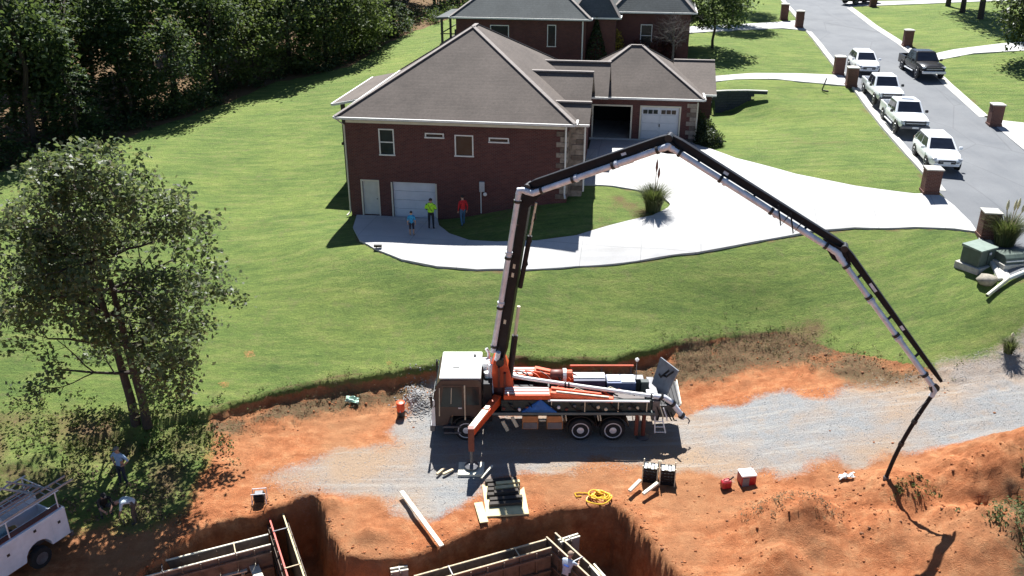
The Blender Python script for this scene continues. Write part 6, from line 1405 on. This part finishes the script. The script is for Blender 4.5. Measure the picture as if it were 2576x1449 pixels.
for (x, y, s, lab) in ((50.1, 105.0, 1.5, 'leftmost dark trunk of the pine group at top right'), (49.4, 99.9, 1.5, 'middle trunk of the pine group at top right'), (49.2, 95.4, 1.6, 'nearest trunk of the pine group at top right')):
    tree('pine_tree', lab, x, y, CM[1], TM[1], s*.8, x, 6.5, 'pines at top right')
bare = thing('bare_tree', 'small bare grey tree with fine twigs between the two houses', 'tree', (13.44, 74.8, gz(13.44, 74.8)))
Tb = Tree(5); Tb.mb.tube([(0, 0, -.2), (.03, 0, 1.0), (0, .03, 2.1)], [.12, .10, .08], 7, cap=False)
for k in range(9):
    a = k*.7+Tb.rs.rand(); Tb.branch(Vector((0, .02, 1.5+.08*k)), Vector((math.cos(a), math.sin(a), .9)).normalized(), 1.7, .045, 0, 3, (3, 5), .2, 5)
Tb.mb.build('branches', BARKG, bare, True)
def shrub(name, lab, x, y, rx, h, mat, n=1400, size=.16, seed=1, cone=False, cat='shrub'):
    rs = np.random.RandomState(seed); t = thing(name, lab, cat, (x, y, gz(x, y)))
    u = rnd_unit(rs, n)*(.75+.3*rs.rand(n))[:, None]; u[:, 2] = np.abs(u[:, 2]); z = u[:, 2]*h
    if cone: z = rs.rand(n)*h; a = rs.rand(n)*6.28; r_ = rx*(1-z/h)*(.8+.3*rs.rand(n)); C = np.stack([r_*np.cos(a), r_*np.sin(a), z], -1)
    else: C = np.stack([u[:, 0]*rx, u[:, 1]*rx, z], -1); C += rs.normal(size=C.shape)*.08
    V, F = leaves(C, size, rs, .2); mesh_obj('foliage', fast_mesh('foliage', V, F, mat), t); MB().tube([(0, 0, -.1), (.03, 0, h*.6)], [.06, .03], 6).build('stem', BARK, t)
shrub('cone_shrub', 'dark cone-shaped evergreen at the corner of the rear house', 7.0, 74.9, 1.1, 3.9, LEAF_D, 2200, .2, 3, True)
shrub('yellow_bush', 'yellow flowering bush against the rear house wall', 8.75, 76.0, .8, 2.6, LEAF_Y, 1500, .15, 4)
shrub('red_shrub', 'dark red shrub left of the hedge under the rear house window', 10.6, 75.7, .75, 1.9, LEAF_R, 1000, .15, 5)
shrub('red_shrub', 'dark red shrub in the middle under the rear house window', 12.0, 75.5, .75, 1.9, LEAF_R, 1000, .15, 6)
shrub('red_shrub', 'dark red shrub at the right end under the rear house window', 13.2, 75.9, .7, 1.9, LEAF_R, 1000, .15, 7)
shrub('evergreen_shrub', 'dark rounded shrub at the right corner of the garage', 12.95, 57.6, .75, 1.5, LEAF_D, 1800, .14, 8)
shrub('evergreen_shrub', 'low dark shrub in front of the garage corner shrub', 13.1, 56.5, .8, 1.0, LEAF_D, 1800, .14, 9)
shrub('evergreen_shrub', 'tall narrow dark shrub behind the garage corner', 12.75, 58.6, .4, 1.9, LEAF_D, 900, .14, 10)
wb = thing('garden_bench', 'white bench on the lawn edge near the bare tree', 'bench', (14.5, 77.2, gz(14.5, 77.2)), R(15)); B(-.6, .6, -.2, .2, .4, .46).build('seat', WHITE, wb); B(-.6, .6, .18, .24, .5, .95).build('backrest', WHITE, wb)
for x in (-.5, .5): B(x-.04, x+.04, -.15, .15, 0, .4).build('leg', WHITE, wb)
ed_ = [(8.9, 74.7), (10.5, 74.4), (12.5, 74.3), (13.6, 74.9)]
ee_ = struct(MB().loft([[(x, y-.06, gz(x, y)-.1), (x, y+.06, gz(x, y)-.1), (x, y+.06, gz(x, y)+.12), (x, y-.06, gz(x, y)+.12)] for x, y in dens(ed_, 4)]).build('bed_edging', CONC2, None))
def pampas(lab, x, y, h, n, plume, seed, spread=.5):
    rs = random.Random(seed); t = thing('pampas_grass', lab, 'ornamental grass', (x, y, gz(x, y)+.02)); V = []; F_ = []
    for k in range(n):
        a = rs.uniform(0, 6.28); sp = spread*rs.uniform(.3, 1.2); hh = h*rs.uniform(.55, 1.0); w = .02; px_, py_ = math.cos(a), math.sin(a); o = len(V); b0 = rs.uniform(0, .45*spread)
        for j in range(5):
            q = j/4; r_ = b0+sp*q**1.6; z = hh*(1.25*q-.45*q**2.6); ww = w*(1-q*.85); V += [(px_*r_-py_*ww, py_*r_+px_*ww, z), (px_*r_+py_*ww, py_*r_-px_*ww, z)]
        for j in range(4): F_.append((o+2*j, o+2*j+1, o+2*j+3, o+2*j+2))
    mesh_obj('blades', fast_mesh('blades', V, F_, foliage('pampas_blade', [(.05, .075, .025), (.09, .11, .04), (.16, .16, .08)], .3)), t)
    for k, (dx, dy, hh, m_) in enumerate(plume):
        MB().tube([(0, 0, .3), (dx*.6, dy*.6, hh*.5), (dx, dy, hh*.8)], .02, 5).build('stalk', LUM, t)
        MB().tube([(dx, dy, hh*.76), (dx*1.03, dy, hh*.84), (dx*1.06, dy, hh*.92), (dx*1.1, dy, hh)], [.03, .075, .06, .01], 7).build('plume', m_, t)
PLR = pm('plume_red', (.20, .07, .05), .9, var=.4, sc=12, bmp=.6); PLC = pm('plume_cream', (.62, .58, .36), .9, var=.3, sc=12, bmp=.6)
pampas('tall spiky grass with one reddish plume at the tip of the drive island', 7.95, 46.85, 1.9, 900, [(.05, 0, 3.0, PLR), (.2, .1, 2.5, PLR)], 3, .95)
pampas('bushy pampas grass with cream plumes beside the roadside utility boxes', 24.4, 40.5, 1.9, 900, [(.1, 0, 2.35, PLC), (.3, .1, 2.4, PLC), (.5, 0, 2.2, PLC), (-.2, .1, 2.3, PLC)], 5, 1.0)
pampas('dry pale clump of tall grass at the right end of the bank', 21.9, 34.1, .9, 220, [(0, 0, 1.0, PLC)], 8, .45)

# ------------------------------------------------------------------ weeds, clods, gravel stones (stuff)
rs = np.random.RandomState(9)
def scatter_along(pts, dens_, off, width, r0, r1, per, size, mat, name, lab, flat=.2, keep=None):
    Cs = []
    for i in range(len(pts)-1):
        a, b = np.array(pts[i]), np.array(pts[i+1]); L_ = np.linalg.norm(b-a)
        if L_ > 12: continue
        nn = np.array([-(b-a)[1], (b-a)[0]])/L_
        for k in range(int(L_*dens_)):
            p = a+(b-a)*rs.rand()+nn*(off+rs.normal()*width)
            if keep is not None and not keep(p): continue
            r_ = rs.uniform(r0, r1); Cs.append(np.stack([p[0]+rs.normal(size=per)*r_, p[1]+rs.normal(size=per)*r_, np.full(per, gzd(*p))+np.abs(rs.normal(size=per))*r_*1.1+.02], -1))
    V, F = leaves(np.concatenate(Cs), size, rs, flat); o = mesh_obj(name, fast_mesh(name, V, F, mat)); struct(o, 'stuff'); o['label'] = lab
BK = dens(BANK[1:-1], 2)
scatter_along([p for p in BK if -13 < p[0] < 20], 5, .0, .22, .05, .10, 10, .065, WEED, 'bank_weeds', 'green and brown weeds along the top of the cut bank', .6)
scatter_along([p for p in BK if -13 < p[0] < 19], 20, -.7, .5, .05, .09, 8, .05, DRYW, 'dry_weeds', 'dry brown weeds and roots on the face of the cut bank', .6)
scatter_along([(7, 37.4), (10, 38.2), (13, 38.6), (15.5, 37)], 30, -.9, .8, .05, .08, 8, .05, DRYW, 'slope_scrub', 'dry scrub on the slope above the lane', .6)
scatter_along([(7, 37.4), (10, 38.2), (13, 38.6), (15.5, 37)], 16, -.4, .8, .05, .09, 8, .05, WEED, 'slope_weeds', 'green weeds on the slope above the lane', .6)
scatter_along([(-22, 31.5), (-18, 31.2), (-14.5, 30.9), (-12.2, 32.0)], 24, -.2, 1.2, .08, .20, 12, .13, WEED, 'brush_cover', 'leafy brush and ground cover under the big tree', .5, keep=lambda p: min(math.hypot(p[0]-a, p[1]-b) for a, b in ((-15.35, 28.45), (-14.15, 26.45), (-15.35, 26.75))) > .9)
scatter_along([(-17.5, 27.2), (-14, 26.6), (-12.6, 27.6)], 18, .4, .9, .06, .14, 10, .11, DRYW, 'litter_cover', 'leaf litter and dry weeds around the workers', .6, keep=lambda p: sdf(np.array([p[0]]), np.array([p[1]]), PIT)[0] < -.2)
scatter_along([(16.9, 23.2), (17.8, 24.2), (19.5, 25.4)], 46, 0, .6, .07, .17, 12, .10, GRASSB, 'spoil_weeds', 'grassy weeds on the spoil heap at the right frame edge', .5)
scatter_along([(8.6, 25.6), (9.6, 26.3), (10.6, 26.2), (11.6, 25.2)], 26, 0, .35, .05, .10, 9, .06, DRYW, 'heap_weeds', 'roots and dry weeds on the spoil heaps', .5)
scatter_along([(14.0, 26.6), (15.5, 26.0)], 12, 0, .3, .05, .13, 10, .10, WEED, 'hose_weeds', 'weeds below the hanging hose', .5)
def rocks(P, sizes, mat, name, lab):
    ico = [(0, 0, 1)]+[(.89*math.cos(k*1.2566), .89*math.sin(k*1.2566), .447) for k in range(5)]+[(.89*math.cos(k*1.2566+.628), .89*math.sin(k*1.2566+.628), -.447) for k in range(5)]+[(0, 0, -1)]
    fc = [(0, 1+k, 1+(k+1) % 5) for k in range(5)]+[(1+k, 6+k, 1+(k+1) % 5) for k in range(5)]+[(1+(k+1) % 5, 6+k, 6+(k+1) % 5) for k in range(5)]+[(11, 6+(k+1) % 5, 6+k) for k in range(5)]
    ico = np.array(ico); fc = np.array(fc); n = len(P)
    V = ico[None]*(.7+.6*rs.rand(n, 12, 1))*sizes[:, None, None]*np.array([1, 1, .75])+P[:, None]
    F = fc[None]+np.arange(n)[:, None, None]*12
    o = mesh_obj(name, fast_mesh(name, V.reshape(-1, 3), F.reshape(-1, 3), mat)); struct(o, 'stuff'); o['label'] = lab
CLOD = pm('soil_clod', (.34, .12, .042), .95, var=.45, sc=3, bmp=.5); CLODD = pm('soil_clod_dark', (.22, .095, .045), .95, var=.45, sc=3); STN = pm('gravel_stone', (.36, .355, .35), .9, var=.5, sc=2.3)
P = []
for i in range(len(PIT)-2):
    a, b = np.array(PIT[i]), np.array(PIT[i+1])
    for k in range(int(np.linalg.norm(b-a)*46)):
        q = a+(b-a)*rs.rand()+rs.normal(size=2)*.28; P.append(q)
for hx, hy, rx, ry, hh, ro in HEAPS[:7]:
    for k in range(int(20*rx*ry)): P.append(np.array([hx+rs.normal()*rx*.5, hy+rs.normal()*ry*.5]))
for k in range(350): P.append(np.array([rs.uniform(6.5, 21), rs.uniform(23, 28.5)]))
for i in range(len(BK)-1):
    a, b = np.array(BK[i]), np.array(BK[i+1])
    if b[0] > 19 or a[0] < -13: continue
    for k in range(int(np.linalg.norm(b-a)*26)): P.append(a+(b-a)*rs.rand()+np.array([rs.normal()*.2, -abs(rs.normal())*.9]))
P = np.array(P); z = terrain(P[:, 0], P[:, 1]); slope = np.maximum(np.abs(terrain(P[:, 0], P[:, 1]+.25, False)-terrain(P[:, 0], P[:, 1], False)), np.abs(terrain(P[:, 0], P[:, 1]-.25, False)-terrain(P[:, 0], P[:, 1], False))); ok = (z > -6.2) & (slope < .10); P = P[ok]; z = z[ok]
sz = .018+.05*rs.rand(len(P))**3
half = rs.rand(len(P)) < .88
PP = np.c_[P, z-sz*.05]
rocks(PP[half], sz[half], CLOD, 'soil_clods', 'orange clods of soil round the pit and on the heaps'); rocks(PP[~half], sz[~half]*1.15, CLODD, 'dark_clods', 'dark clods and roots round the pit and on the heaps')
q = np.c_[rs.uniform(-10, 24, 9000), rs.uniform(27, 35, 9000)]; q = q[sdf(q[:, 0], q[:, 1], GRAVEL) > -.25]
rocks(np.c_[q, terrain(q[:, 0], q[:, 1])+.005], .010+.014*rs.rand(len(q)), STN, 'gravel_stones', 'grey gravel stones on the lane')
q = np.c_[rs.normal(-4.2, .45, 900), rs.normal(34.2, .55, 900)]
rocks(np.c_[q, terrain(q[:, 0], q[:, 1])+.01], .02+.03*rs.rand(len(q)), STN, 'gravel_heap', 'heap of grey gravel beside the pump truck cab')
